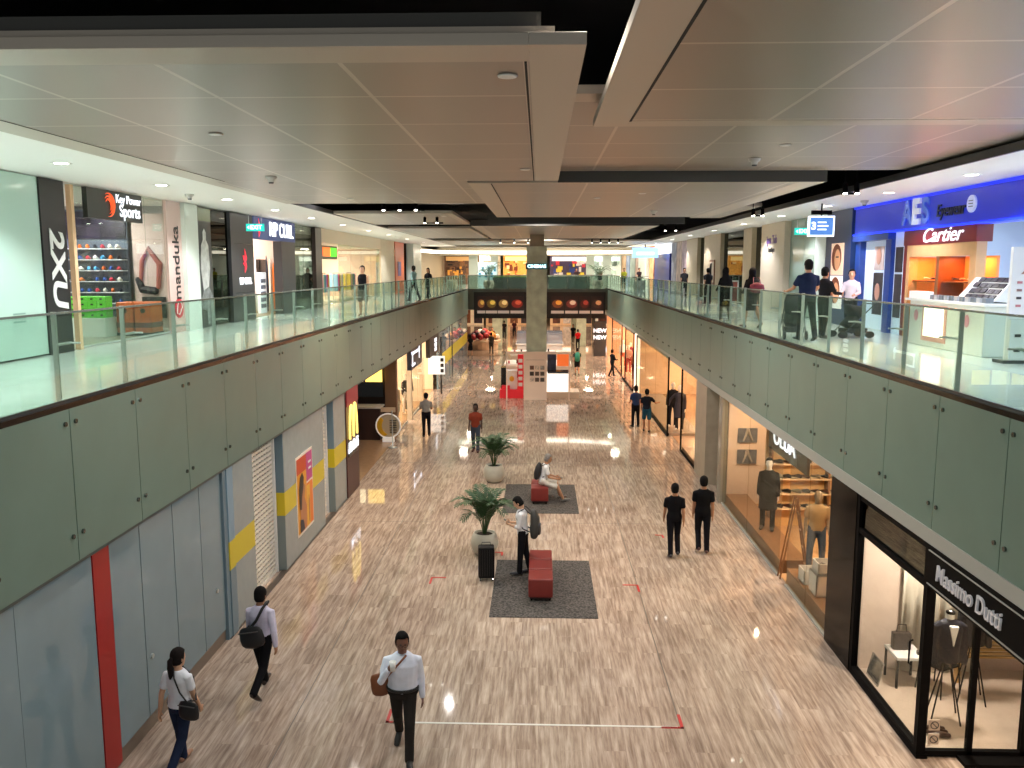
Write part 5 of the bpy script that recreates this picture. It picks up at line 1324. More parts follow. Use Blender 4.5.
# make-up counter on the walkway
t = thing('makeup_counter', (8.35, 17.4, Z), 'white make-up counter with a glowing square panel and tilted black palette board', 'counter')
wc = M('counter white', '#d6dcd6', .25)
box(7.95, 8.5, 15.5, 18.6, .0+Z, Z+.92).build('body', wc, t, world=True, bevel=.02)
box(7.88, 8.56, 15.4, 18.7, Z+.92, Z+.97).build('top', M('counter top', '#dfe6e4', .15), t, world=True)
box(7.935, 7.95, 16.9, 17.95, Z+.12, Z+.85).build('pink_border', M('pink border', '#cf9a8e', .4), t, world=True)
box(7.925, 7.935, 17.0, 17.85, Z+.22, Z+.80).build('glow_panel', E_('warm square light', '#fff0dc', 2.5), t, world=True)
for y in (16.1, 18.25): MB().ell((7.94, y, Z+.62), (.01, .10, .12)).build('flower_print', M('flower print', '#c98a98', .5), t, world=True)
m = MB().add([(8.15, 15.6, Z+1.0), (8.15, 17.0, Z+1.0), (8.5, 17.0, Z+1.42), (8.5, 15.6, Z+1.42), (8.5, 15.6, Z+.97), (8.5, 17.0, Z+.97)], [(0, 1, 2, 3), (0, 4, 5, 1), (1, 5, 2), (0, 3, 4), (3, 2, 5, 4)])
m.build('tilted_stand', wc, t, world=True)
m = MB()
for r_ in range(4):
    for c_ in range(5):
        a = (r_+.12)/4; b = (r_+.88)/4
        y0 = 15.66+c_*.22
        m.add([(8.14+.35*a, y0, Z+1.02+.42*a), (8.14+.35*a, y0+.19, Z+1.02+.42*a), (8.14+.35*b, y0+.19, Z+1.02+.42*b), (8.14+.35*b, y0, Z+1.02+.42*b)], [(0, 1, 2, 3)])
o = m.build('palettes', M('black palette', '#14141a', .2), t, world=True); so = o.modifiers.new('th', 'SOLIDIFY'); so.thickness = .02
for k in range(14): box(7.98, 8.12, 15.55+k*.21, 15.68+k*.21, Z+.97, Z+1.06).build('tester', M('tester %d' % (k % 2), ['#7d868c', '#b9bfc2'][k % 2], .25, .3), t, world=True)
box(7.9, 8.05, 17.75, 18.55, Z+.97, Z+1.12).build('name_plate', M('name plate', '#e6dada', .4, emit=.3), t, world=True)
t = thing('poster_stand', (8.3, 14.6, Z), 'tall white poster stand with a small portrait and make-up swatches at the right edge', 'sign')
box(7.9, 8.6, 14.62, 14.7, Z+.05, Z+1.95).build('panel', M('poster white', '#d5d8d6', .4, emit=.1), t, world=True)
box(7.8, 8.7, 14.5, 14.85, Z, Z+.05).build('base', dkgrey, t, world=True)
box(7.88, 8.62, 14.50, 14.62, Z+.06, Z+.75).build('cabinet', wc, t, world=True)
MB().ell((8.2, 14.60, Z+1.70), (.06, .012, .08)).build('face', M('portrait skin', '#b78a78'), t, world=True)
MB().ell((8.2, 14.605, Z+1.77), (.07, .012, .05)).build('hair', plainK, t, world=True)
MB().prism([(8.05, Z+1.5), (8.35, Z+1.5), (8.25, Z+1.62), (8.15, Z+1.62)], 14.6, 14.615, 'y').build('shoulders', M('portrait skin', '#b78a78'), t, world=True)
for r_ in range(4):
    for c_ in range(3): box(8.0+c_*.2, 8.08+c_*.2, 14.605, 14.62, Z+.95+r_*.13, Z+.99+r_*.13).build('swatch', M('swatch %d' % ((r_+c_) % 3), ['#b8747a', '#39393e', '#8c6f6a'][(r_+c_) % 3], .5), t, world=True)
for r_ in range(2):
    for c_ in range(4): box(7.96+c_*.16, 8.06+c_*.16, 14.49, 14.50, Z+.2+r_*.25, Z+.25+r_*.25).build('swatch', plainK, t, world=True)
# blue pillar with portraits
t = thing('photo_pillar', (8.6, 24, Z), 'navy blue pillar with two stacked portrait light boxes beside the cobalt sign', 'pillar')
box(8.5, 8.9, 23.85, 25.9, Z, 8.12).build('pillar', M('navy pillar', '#22365f', .35), t, world=True)
for k, (z0, z1) in enumerate(((6.3, 7.2), (5.35, 6.28))):
    box(8.485, 8.5, 24.35, 25.35, z0, z1).build('light_box', M('portrait box %d' % k, ['#d8b8a0', '#e6dcd8'][k], .4, emit=.7), t, world=True)
    MB().ell((8.484, 24.9, (z0+z1)/2+.05), (.008, .40, .38), 18, 10).build('portrait_hair', M('portrait hair', '#7a3a1e', .5, emit=.15), t, world=True)
    MB().ell((8.476, 24.80, (z0+z1)/2-.02), (.008, .24, .30), 16, 10).build('portrait', M('portrait warm', '#d49a72', .5, emit=.35), t, world=True)
    box(8.468, 8.474, 24.68, 24.92, (z0+z1)/2+.04, (z0+z1)/2+.08).build('portrait_eyes', M('portrait dark', '#3a1a12', .5), t, world=True)
struct('wall_column_white_right', box(8.5, 9.0, 25.95, 26.9, Z, 8.12), M('white column', '#d9e4dc'))
t = thing('glass_wall', (8.7, 27, Z), 'pale green glass wall panes beside the white column on the right gallery', 'wall panels')
for k in range(2): box(8.66, 8.76, 26.95+k*1.6, 28.5+k*1.6, Z+.02, 8.12).build('glass_pane', M('green grey glass', '#93a699', .08), t, world=True)
t = thing('brand_panel', (8.6, 30.2, Z), 'cream panel with small purple letters beside the teal exit sign', 'sign')
box(8.5, 8.8, 30.3, 33.4, Z, 8.12).build('panel', M('cream pale panel', '#cfc3ae', .5), t, world=True)
text('lettering', 'ipsa Tab', .42, M('purple letters', '#6a4a8a', .4), (8.49, 31.9, 7.52), 'right', t, ext=.006, bold=.01)
text('small_lettering', 'boutique', .24, plainK, (8.49, 31.9, 7.16), 'right', t, ext=.004, bold=.012)
dkg = glass_mat('dark window glass', '#4b5350', .16)
def pil(y0, y1, lb, mat=beige): return tag(box(8.5, 9.0, y0, y1, Z, 8.12).build('wall_pillar', mat), lb, 'pillar')
stone = M('cream stone pillar', '#b9a98c', .4, var=.06)
pil(34.9, 36.3, 'cream stone pillar behind the two women in black, nearer', stone)
pil(40.9, 44.9, 'wide cream stone pillar with a hanging picture behind the women in black', stone)
pil(46.8, 50.2, 'third cream stone pillar along the right gallery', stone)
for k, (y0, y1, lb) in enumerate(((33.4, 34.9, 'narrow dark shop window beside the cream lettered panel'), (36.3, 40.9, 'wide dark shop window between two cream pillars'), (44.9, 46.8, 'narrow dark shop window with a framed panel'))):
    t = thing('shop_window', (8.7, y0, Z), lb, 'window'); box(8.68, 8.7, y0+.02, y1-.02, Z+.05, 8.1).build('glass_pane', dkg, t, world=True); box(8.65, 8.75, y0, y1, Z, Z+.05).build('base_rail', steel, t, world=True)
room(8.95, 12.5, 33.4, 50.2, Z, 8.1, M('teal dim wall', '#4a5550', .6), M('dim floor', '#6a6a62', .3), 220, '#ffe0b4', 'low', 3, 'dim_shop')
t = thing('framed_picture', (8.48, 42.4, 6.2), 'small framed picture hanging on the wide cream pillar', 'picture')
box(8.46, 8.5, 42.0, 43.2, 5.7, 6.9).build('frame', M('brown wood', '#7a4a2a'), t, world=True); box(8.45, 8.46, 42.1, 43.1, 5.8, 6.8).build('print', M('cream pale panel', '#cfc3ae'), t, world=True)
MB().tube([(8.445, 42.5, 5.9), (8.445, 42.7, 6.3), (8.445, 42.6, 6.7)], [.08, .12, .06], 8).build('figure', plainK, t, world=True)
# floral curtain, navy shutter, white columns
t = thing('floral_hanging', (8.6, 50.3, Z), 'rose and grey patterned hanging panels between the cream pillar and the navy shutter', 'curtain')
for k in range(3): box(8.55, 8.65, 50.3+k*2.0, 52.2+k*2.0, Z+.02, 8.1).build('panel', M('floral %d' % k, ['#a08a90', '#b09a8c', '#8a8a94'][k], .5, var=.5, scale=2, emit=.1), t, world=True)
tag(box(8.45, 8.65, 56.4, 63.6, Z, 7.45).build('navy_shutter', M('navy shutter', '#10206e', .4, emit=.1)), 'big plain navy blue panel on the right gallery', 'panel')
tag(box(8.45, 8.65, 56.4, 63.6, 7.45, 8.1).build('white_header', E_('white header glow', '#f2f4ff', .9)), 'white lit header above the navy blue panel', 'panel')
struct('wall_column_far_right', box(8.2, 9.0, 66.5, 72, Z, 8.12), M('white column', '#d9e4dc'))
tag(box(8.4, 8.7, 63.8, 66.4, Z, 8.1).build('goods_window', M('orange goods', '#c98a5a', .5, var=.6, scale=2, emit=.3)), 'orange and cream goods window beyond the navy panel', 'window')
for k, (y0, y1, c, e) in enumerate(((72.2, 76, '#8a6a5a', .3), (76.2, 80.5, '#7a8a80', .2), (81, 84, '#6a7a9a', .3), (84.5, 90, '#b08a60', .4))):
    tag(box(8.4, 8.8, y0, y1, Z, 8.1).build('far_window', M('far window %d' % k, c, .4, emit=e, var=.6, scale=1.5)), ['brown patterned window far along the right gallery', 'greenish window far along the right gallery', 'bluish window far along the right gallery', 'amber window at the far end of the right gallery'][k], 'window')
t = thing('hanging_screen', (7.2, 22.4, 7.3), 'blue hanging direction screen with white writing near the women in black', 'sign')
box(-.33, .33, -.04, .04, 0, .52).build('casing', E_('white screen rim', '#e8f2ff', 1.6), t); box(-.29, .29, -.05, -.04, .04, .48).build('screen', E_('blue screen', '#4a78b8', 1.), t)
text('lettering', '3', .26, litW, (-.2, -.055, .26), 'cam', t, ext=.002, world=False, bold=.01)
for k in range(3): box(-.1, .12+.05*(k % 2), -.056, -.05, .34-k*.09, .375-k*.09).build('text_line', litW, t)
box(-.25, .25, -.05, .05, .56, .66).build('bracket', blkf, t); MB().cyl((0, 0, .5), (0, 0, .85), .02).build('hanger', blkf, t)
t = thing('hanging_screen', (7.3, 60, 7.3), 'small pale hanging screen far along the right gallery', 'sign')
box(-.9, .9, -.05, .05, -.1, .6).build('casing', E_('pale blue screen', '#9cc4f0', 1.3), t); box(-.6, .6, -.06, -.05, .1, .3).build('text_line', litW, t)
MB().cyl((0, 0, .6), (0, 0, .85), .03).build('hanger', blkf, t)
exit_sign((7.6, 25.2, 7.45), 'cam', 'teal exit sign hanging over the right gallery near the blue screen')
exit_sign((-7.8, 23.4, 7.5), 'cam', 'teal exit sign hanging over the left gallery in front of the surf shop')

# far upper hall
t = thing('light_cove', (0, 78, 7.9), 'long glowing white light cove crossing the far ceiling', 'light')
m = MB()
cv = [(-8.6, 62), (-8.2, 66), (-6.5, 68.5), (-3, 69.5), (0, 69.7), (3, 69.5), (6.5, 68.5), (8.0, 66), (8.3, 62)]
for (xa, ya), (xb, yb) in zip(cv[:-1], cv[1:]):
    m.add([(xa, ya, 7.62), (xb, yb, 7.62), (xb, yb, 7.86), (xa, ya, 7.86), (xa, ya+.1, 7.62), (xb, yb+.1, 7.62), (xb, yb+.1, 7.86), (xa, ya+.1, 7.86)], [(0, 1, 2, 3), (7, 6, 5, 4), (0, 4, 5, 1), (3, 2, 6, 7)])
m.build('glow_band', E_('cove glow', '#fff4e4', 3.2), t, world=True)
struct('trim_70', box(-8.4, 8.2, 69.9, 70.1, 7.5, 8.1), cream)
for k, (x0, x1, y, z0, z1, c, e, lb) in enumerate(((-3.6, -.9, 84, 5.2, 7.3, '#e8a44a', 1.1, 'amber lit shop front with shelves left of the column top'), (-6.1, -4.0, 86.5, 5.0, 7.2, '#d8c8b0', .5, 'pale far shop front at the left of the upper hall'),
        (1.0, 4.8, 86, 5.0, 7.4, '#4a3a52', .3, 'dark far shop front with red and yellow goods right of the column top'), (5.0, 8.3, 88, 5.0, 7.4, '#c9d4cc', .6, 'pale greenish far shop front on the right'), (-9.4, -6.6, 84, 5.0, 7.6, '#6a4a34', .4, 'brown far shop front behind the left gallery'))):
    t = thing('far_shop', ((x0+x1)/2, y, Z), lb, 'shop front')
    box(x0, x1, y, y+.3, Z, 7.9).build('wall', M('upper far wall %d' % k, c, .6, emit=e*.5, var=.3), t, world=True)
    rk = random.Random(k+40)
    for j in range(34):
        gx = rk.uniform(x0+.1, x1-.6); gz = Z+rk.uniform(.5, 2.3); gw = rk.uniform(.15, .55); gh = rk.uniform(.12, .5)
        col = [['#f0b85a', '#c9642a', '#ffe0a0', '#8a3a1a'], ['#b8a890', '#8a6a4a', '#e8dcc8', '#5a4a3a'], ['#c92a3a', '#e8c23a', '#2a3a7a', '#d8c8c0'], ['#a8c0b0', '#e8ece8', '#7a8a80', '#4a5a50'], ['#e8a040', '#4a2a1a', '#8a5a34', '#2a1a14']][k][rk.randrange(4)]
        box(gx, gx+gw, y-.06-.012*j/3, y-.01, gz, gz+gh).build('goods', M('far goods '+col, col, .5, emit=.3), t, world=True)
    box(x0+.2, x1-.2, y-.3, y-.2, 7.2, 7.6).build('lit_header', E_('far header %d' % k, ['#ffd88a', '#fff0d8', '#fff4ec', '#f4fff8', '#e8b070'][k], [1.2, .8, 1.2, .9, .3][k]), t, world=True)
for k, (x, y) in enumerate(((-5.6, 72), (5.6, 72), (-4.2, 79), (4.6, 79))): struct('trim_%d' % (80+k), box(x-.35, x+.35, y-.35, y+.35, Z, 8.1), M('white column', '#d9e4dc'))
# bright blueish goods rack
t = thing('goods_rack', (-4.6, 75, Z), 'blue and white goods rack standing beyond the far bridge', 'rack')
box(-.8, .8, -.2, .2, 0, 2.1).build('rack', M('pale rack', '#b8d4e0', .5, emit=.3), t)
for k in range(6): box(-.75+.26*k, -.56+.26*k, -.25, -.2, .8+(k % 2)*.5, 1.2+(k % 2)*.5).build('goods', M('rack goods', '#2a7fa8', .5), t)
palm(-3.9, 65.2, Z, 1.7, .8, .42, 'potted palm on the far bridge left of the column', 11, 12, leaves=8)
palm(4.4, 65.2, Z, 1.7, .8, .42, 'potted palm on the far bridge right of the column', 12, 12, leaves=8)
palm(-6.6, 64.2, Z, .5, .5, .45, 'low potted plant at the left end of the far bridge', 13, 12, leaves=8)
palm(7.0, 60.5, Z, .5, .55, .45, 'low potted plant near the right end of the far bridge', 14, 12, leaves=8)
t = thing('column_sign', (-.16, 41.9, 6.5), 'small cyan lettered sign fixed across the central column', 'sign')
box(-.70, .38, 41.93, 41.99, 6.44, 6.72).build('board', M('dark teal board', '#33504e', .4), t, world=True)
text('lettering', 'CINEMAS', .22, E_('cyan white', '#bff4ff', 2), (-.16, 41.92, 6.58), 'cam', t, ext=.004, bold=.01)

# ================================================================== LAMPS
lens = E_('downlight lens', '#fff8ea', 14)
ringm = M('downlight ring', '#e8e8e4', .4)
def downlight(x, y, z, power, lb, group, r=.09, col='#fff3e0', spot=125, soft=.09):
    t = thing('downlight', (x, y, z), lb, 'light', group)
    MB().lathe([(r*.8, -.004), (r*1.15, -.012), (r*1.25, -.004), (r*1.25, 0)], n=20).build('ring', ringm, t, smooth=True)
    MB().lathe([(r*.8, -.009), (r*.79, -.003), (.001, -.003)], n=16).build('lens', lens, t)
    if power: lamp('SPOT', (x, y, z-.03), power, col, soft, (0, 0, 0), 'downlight_lamp', spot, .5, parent=t)
for y in [7, 10.2, 13.6, 17.2, 20.8, 24.6, 28.5, 33, 38, 43, 49, 56]:
    downlight(-7.6, y, 8.15, 420, 'round recessed downlight in the white left gallery soffit', 'left gallery downlights', .13, '#fbfcff')
for y in [8, 11.6, 15.6, 19.2, 23.2, 27.5, 32.5, 38, 44, 50, 57, 64]:
    downlight(7.6, y, 8.13, 420 if y > 12 else 230, 'round recessed downlight in the white right gallery soffit', 'right gallery downlights', .13, '#f6f4ff')
for x, y in ((-.28, 7.4), (-.25, 14.2), (-3.9, 10.4), (3.6, 13.0), (-4.4, 20), (2.2, 18.8), (-3, 26.9), (1.3, 20)):
    t = thing('ceiling_lens', (x, y, 8.096 if (x, y) != (3.6, 13.0) else 8.296), {(-.28, 7.4): 'round pale lens in the near left ceiling raft', (-.25, 14.2): 'small round lens at the far corner of the near left raft', (-3.9, 10.4): 'small flat lens midway in the near left raft', (3.6, 13.0): 'small lens in the raised right ceiling raft', (-4.4, 20): 'small lens by the left track spotlights', (2.2, 18.8): 'small lens in the middle ceiling raft, right one', (-3, 26.9): 'small lens far along the left rafts', (1.3, 20): 'small lens in the middle ceiling raft, left one'}[(x, y)], 'light')
    MB().lathe([(.05, -.01), (.08, -.012), (.085, 0)], n=18).build('ring', ringm, t, smooth=True)
    lamp('AREA', (x, y, t.location.z-.02), (150 if y > 18 else 100), '#fffaf4', size=.12, name='ceiling_lens_lamp', parent=t)
# smoke detectors, sprinklers
for x, y, z, lb in ((-5.0, 6.95, 8.1, 'white smoke detector at the top left corner of the ceiling'), (-4.75, 15.2, 8.1, 'white smoke detector near the far left of the near raft'), (3.55, 14.6, 8.3, 'white smoke detector on the raised right raft'), (3.2, 24.5, 8.1, 'white smoke detector on the middle raft'), (-7.9, 19.3, 8.15, 'white detector on the soffit in front of the sports shop'), (7.9, 21.4, 8.13, 'white detector on the soffit by the cobalt sign')):
    t = thing('smoke_detector', (x, y, z), lb, 'detector')
    MB().lathe([(.035, -.105), (.05, -.10), (.055, -.06), (.09, -.045), (.10, -.01), (.10, 0)], n=18).build('base', M('detector white', '#c9c9c4', .4), t, smooth=True)
    MB().lathe([(.04, -.125), (.045, -.10), (.03, -.10)], n=12).build('sensor', dkgrey, t)
# track spotlights in the dark gaps
def track(x, y, z, n, lb, sp=.35, aim=(25, 0), power=60, rz=0.):
    t = thing('track_spotlight', (x, y, z), lb, 'light', rz=rz)
    box(-.06, n*sp-.2, -.02, .02, -.02, .02).build('bar', blkf, t)
    MB().cyl((0, 0, 0), (0, 0, .4), .012, n=6).cyl(((n-1)*sp, 0, 0), ((n-1)*sp, 0, .4), .012, n=6).build('rod', blkf, t)
    for k in range(n):
        h = MB().cyl((k*sp, .0, .18), (k*sp, -.04, .0), .05, .05, 14).build('head', blkf, t, smooth=False)
        l = MB().cyl((k*sp, -.041, -.002), (k*sp, -.043, -.010), .042, n=14).build('lens', lens, t)
        lamp('SPOT', (x+k*sp, y-.06, z-.04), power, '#ffdcae', .04, (0, 0, 0), 'track_lamp', 95, .5).rotation_euler = (-8*D2R, 8*D2R*(k-1), 0)
track(-4.05, 22.3, 7.98, 3, 'black track bar with three bright spotlights in the left ceiling gap', .42, power=260)
track(-3.75, 28.0, 7.95, 2, 'short black track with two spotlights farther along the left gap', .4, power=220)
track(5.85, 16.9, 7.92, 2, 'pair of bright spotlights in the dark right ceiling gap', .22, power=260)
track(5.75, 23.6, 7.90, 2, 'pair of spotlights in the right gap, second from the camera', .25, power=240)
track(4.9, 34.0, 7.95, 2, 'pair of spotlights in the right gap, third from the camera', .4, power=260)
track(3.0, 50.0, 7.95, 4, 'row of small spotlights in the far right ceiling gap', .5, power=200)
track(-2.3, 50.0, 7.95, 3, 'row of small spotlights in the far left ceiling gap', .8, power=200)
for x in (-6, 0, 6):
    for y in (66, 73, 80, 86): lamp('AREA', (x, y, 7.95), 200, '#fff0dc', size=.6, name='far_fill_light')  # added fill lamps brighten the dark far upper hall, no fixtures
# added fill lamps in the voids between rafts (light the floor of the hall)
for k, (x, y) in enumerate(((.46, 7.0), (-3, 5.3), (-5.6, 24), (1.5, 29.4), (-3.5, 30), (4.8, 29.5), (0, 32.6), (-2, 49.5), (2, 49.5), (0, 51), (-.2, 40.0), (-3, 64.5), (3, 64.5))):
    pw_ = 300 if (x, y) == (-5.6, 24) else (620 if 29 < y < 33 else 1000 if y > 33 else 800)
    t = thing('void_fill_lamp', (x, y, 8.9), 'added black cylinder fill lamp hung high in the ceiling gap', 'light', 'added fill lamps in the ceiling gaps')
    MB().cyl((0, 0, .3), (0, 0, .02), .09, n=16).cyl((0, 0, .3), (0, 0, .6), .012, n=6).build('housing', blkf, t); MB().cyl((0, 0, .02), (0, 0, .01), .08, n=16).build('lens', lens, t)
    lamp('SPOT', (x, y, 8.88), pw_, '#fff6ec', .03, (0, 0, 0), 'void_fill_light', 150, .7)
# ================================================================== PEOPLE
def strap_bag(loc, rz, pts, r, col, bagbox, bagat, lb, name='shoulder_bag', bagcol=None, bev=.03, tilt=0):
    t = thing(name, loc, lb, 'bag', rz=rz*D2R)
    bm = M('bag '+col, col, .5, bump=.1)
    MB().tube(pts, [r]*len(pts), 6).build('strap', bm, t, smooth=True)
    w_, d_, h_ = bagbox
    m = MB().tube([(0, 0, 0), (0, 0, h_*.3), (0, 0, h_*.8), (0, 0, h_)], [(w_*.94, d_), (w_, d_*1.05), (w_*.95, d_*.8), (w_*.8, d_*.4)], 20, ref=(1, 0, 0))
    o = m.build('body', bm, t, smooth=True); o.location = bagat; o.rotation_euler = (0, tilt, 0)
    m = MB().tube([(w_*x, -d_*1.02, h_*.86) for x in (-.8, 0, .8)], [.008]*3, 6); z = m.build('zip', M('zip grey', '#5b5b5b', .4, .5), t); z.location = bagat; z.rotation_euler = (0, tilt, 0)
    return t
# 1 man in white shirt, facing the camera, hand with cup at his mouth
P1 = (-1.80, 10.62, 0)
r, F1 = person(P1, 184, 'man in a white shirt walking towards the camera with a hand at his mouth', H=1.78, build=1.22, lean=2,
    legs=((26, 10, 1), (-20, 14, 1)), arms=((-6, 9, 14, 0), (28, 16, 128, 32, 60)), head=(-6, 12), skin='brown', top=('shirt', '#dfe4f2'), bottom=('long', '#2d2926'), shoes='#171514', hair=('short', '#0f0d0c'), face=True, glasses=True, vox=.0085, tuck=True, belt=True)
t = thing('paper_cup', P1, 'small white paper cup held up by the man in the white shirt', 'cup', rz=184*D2R)
hc = F1['hands'][1]
MB().lathe([(.032, -.07), (.045, .06), (.04, .06), (.026, -.06)], tuple(hc+Vector((0, .045, .02))), 14).build('cup', plainW, t, smooth=True)
strap_bag(P1, 184, [(-.06, .15, 1.48), (.02, .19, 1.40), (.14, .15, 1.25), (.27, .02, 1.05), (.20, -.14, 1.15), (.05, -.15, 1.40), (-.06, -.06, 1.49)], .014, '#7a4526', (.13, .06, .25), (.29, -.04, .88), 'brown leather shoulder bag at the hip of the man in the white shirt', tilt=.12)
# 2 woman in white tee walking away
P2 = (-4.66, 10.25, 0)
r, F2 = person(P2, -14, 'woman in a white t-shirt and navy trousers walking away near the glass hoarding', H=1.66, fem=True, legs=((12, 6, 1), (-14, 26, 0)), arms=((-16, 12, 10, 0), (12, 6, 14, 0)), head=(-6, -12),
    skin='light', top=('tee', '#e4e7ee'), bottom=('long', '#232c44'), shoes='#a27860', hair=('ponytail', '#191312'), vox=.0095)
strap_bag(P2, -14, [(-.02, -.06, 1.40), (.04, -.135, 1.30), (.12, -.14, 1.12), (.19, -.10, .98), (.24, .02, .96), (.12, .14, 1.2), (.0, .05, 1.41)], .012, '#17161a', (.15, .05, .20), (.21, -.10, .78), 'small black cross body bag on the woman in the white t-shirt', 'crossbody_bag')
# 3 man with black bag
P3 = (-4.24, 12.25, 0)
r, F3 = person(P3, -8, 'man in a pale lilac shirt walking away with a black bag on his back', H=1.74, legs=((20, 4, 2), (-26, 28, 2)), arms=((10, 8, 40, 30), (-14, 14, 12, 0)), head=(-8, 0),
    skin='tan', top=('shirt', '#cfcbe0'), bottom=('long', '#131316'), shoes='#2b1d18', hair=('short', '#0f0d0d'), vox=.0095, tuck=True)
strap_bag(P3, -8, [(.10, .02, 1.46), (.09, -.13, 1.40), (.0, -.16, 1.22), (-.10, -.17, 1.10), (-.2, -.08, 1.02), (-.18, .1, 1.12), (.0, .15, 1.32), (.10, .06, 1.45)], .024, '#141417', (.20, .08, .25), (-.02, -.22, .88), 'big black messenger bag across the back of the man in the lilac shirt', 'messenger_bag', tilt=-.2)
# 4,5 two men in black
r, _ = person((3.06, 18.75, 0), -2, 'man in black with short sleeves walking away, left of the pair in black', H=1.70, legs=((-10, 6, 0), (12, 40, 0)), arms=((14, 7, 10, 0), (-12, 5, 10, 0)), skin='tan', top=('tee', '#121216'), bottom=('long', '#15151a'), shoes='#2b2b33', hair=('short', '#0f0d0d'), vox=.012)
r, _ = person((3.76, 19.05, 0), -4, 'taller man in black walking away, right of the pair in black', H=1.80, legs=((12, 40, 0), (-8, 4, 0)), arms=((6, 5, 6, 0), (-6, 5, 6, 0)), skin='tan', top=('tee', '#111114'), bottom=('long', '#131318'), shoes='#4a2a24', hair=('short', '#0f0d0d'), vox=.012)
# 6 man with phone, facing left
P6 = (-.34, 17.45, 0.0)
r, F6 = person((-.34, 17.45, .014), 84, 'man in a white shirt and black trousers standing with a phone beside the red bench', H=1.72, legs=((5, 2, 1), (-7, 6, 1)), arms=((8, 4, 92, 26, 50), (6, 4, 94, 28, 50)), head=(-34, 0), lean=4,
    skin='light', top=('rolled', '#dcdcde'), bottom=('long', '#141418'), shoes='#25252d', hair=('short', '#100e0d'), face=True, vox=.011)
t = thing('phone', (-.34, 17.45, .014), 'dark phone in the hands of the man beside the red bench', 'phone', rz=84*D2R)
hc = (F6['hands'][0]+F6['hands'][1])/2
b = box(-.036, .036, -.07, .07, 0, .010).build('phone_body', plainK, t, bevel=.004); b.location = hc+Vector((0, .02, .02)); b.rotation_euler = (.6, 0, 0)
t = thing('backpack', (-.34, 17.45, .014), 'grey backpack on the back of the man with the phone', 'bag', rz=84*D2R)
m = MB().tube([(0, -.24, .86), (0, -.26, .98), (0, -.26, 1.25), (0, -.22, 1.40)], [(.12, .08), (.145, .11), (.14, .10), (.10, .06)], 18, ref=(1, 0, 0)); m.build('body', M('bag grey', '#3f3e3a', .7, bump=.2), t, smooth=True)
m = MB().tube([(0, -.35, .92), (0, -.36, 1.12)], [(.10, .03), (.10, .03)], 14, ref=(1, 0, 0)); m.build('pocket', M('bag dark grey', '#3c3b3a', .7), t, smooth=True)
for s in (-1, 1): MB().tube([(s*.09, -.17, 1.36), (s*.10, -.05, 1.475), (s*.11, .08, 1.40), (s*.12, .11, 1.25), (s*.15, -.02, 1.05), (s*.12, -.16, .98)], [.014]*6, 6).build('strap', M('black strap', '#1c1c1f', .7), t, smooth=True)
# 7 seated man on the far bench, facing right
P7 = (.13, 23.62, 0)
t7 = thing('person', (.10, 23.2, .0), 'grey haired man in a white t-shirt and pale shorts sitting on the farther bench', 'person', rz=-84*D2R)
F7 = figure(t7, H=1.7, lean=12, legs=((80, 66, 6), (72, 46, 6)), arms=((14, 8, 62, 15), (16, 8, 60, 15)), head=(-14, 0), skin='tan', top=('tee', '#d3d4d6'), bottom=('shorts', '#c9c4bb'), shoes='#5a5450', hair=('short', '#7a7672'), seat=True, vox=.013, face=True)
t7.location.z = .474-(F7['S'](Vector((0, 0, .93-.095)))).z+.0
t7.location.z = max(t7.location.z, .014)
t = thing('backpack', tuple(t7.location), 'black backpack on the back of the seated man', 'bag', rz=-84*D2R)
o_ = [F7['S'](F7['T'](0, -.20, z)) for z in (1.0, 1.12, 1.3, 1.42)]
MB().tube(o_, [(.12, .07), (.15, .10), (.14, .09), (.09, .05)], 16, ref=(1, 0, 0)).build('body', M('bag black', '#17171c', .7), t, smooth=True)
for s in (-1, 1): MB().tube([F7['S'](F7['T'](s*x, y, z)) for x, y, z in ((.08, -.15, 1.38), (.09, -.03, 1.465), (.10, .10, 1.38), (.13, .10, 1.2), (.15, -.05, 1.08))], [.014]*5, 6).build('strap', M('bag black', '#17171c'), t, smooth=True)
t = thing('phone', tuple(t7.location), 'small dark phone held by the seated man', 'phone', rz=-84*D2R)
hc = F7['hands'][1]; b = box(-.035, .035, -.07, .07, 0, .01).build('phone_body', plainK, t); b.location = hc+Vector((0, .02, .025))
# 8,9
person((-4.38, 32.3, 0), 8, 'man in a grey shirt and black trousers walking away near the cream shop', H=1.74, legs=((-4, 2, 1), (14, 34, 3)), arms=((14, 12, 70, 20), (14, 12, 70, 20)), skin='tan', top=('polo', '#8c8781'), bottom=('long', '#161418'), shoes='#151515', hair=('short', '#0f0d0d'), vox=.018, tuck=True, fingers=True)
person((-2.26, 29.6, 0), 176, 'man in an orange t-shirt and blue jeans walking towards the camera', H=1.74, legs=((10, 4, 1), (-8, 10, 1)), arms=((-4, 8, 12, 0), (6, 8, 12, 0)), skin='dark', top=('tee', '#7d3524'), bottom=('long', '#3b4350'), shoes='#4a2018', hair=('short', '#0f0d0d'), face=True, vox=.016)
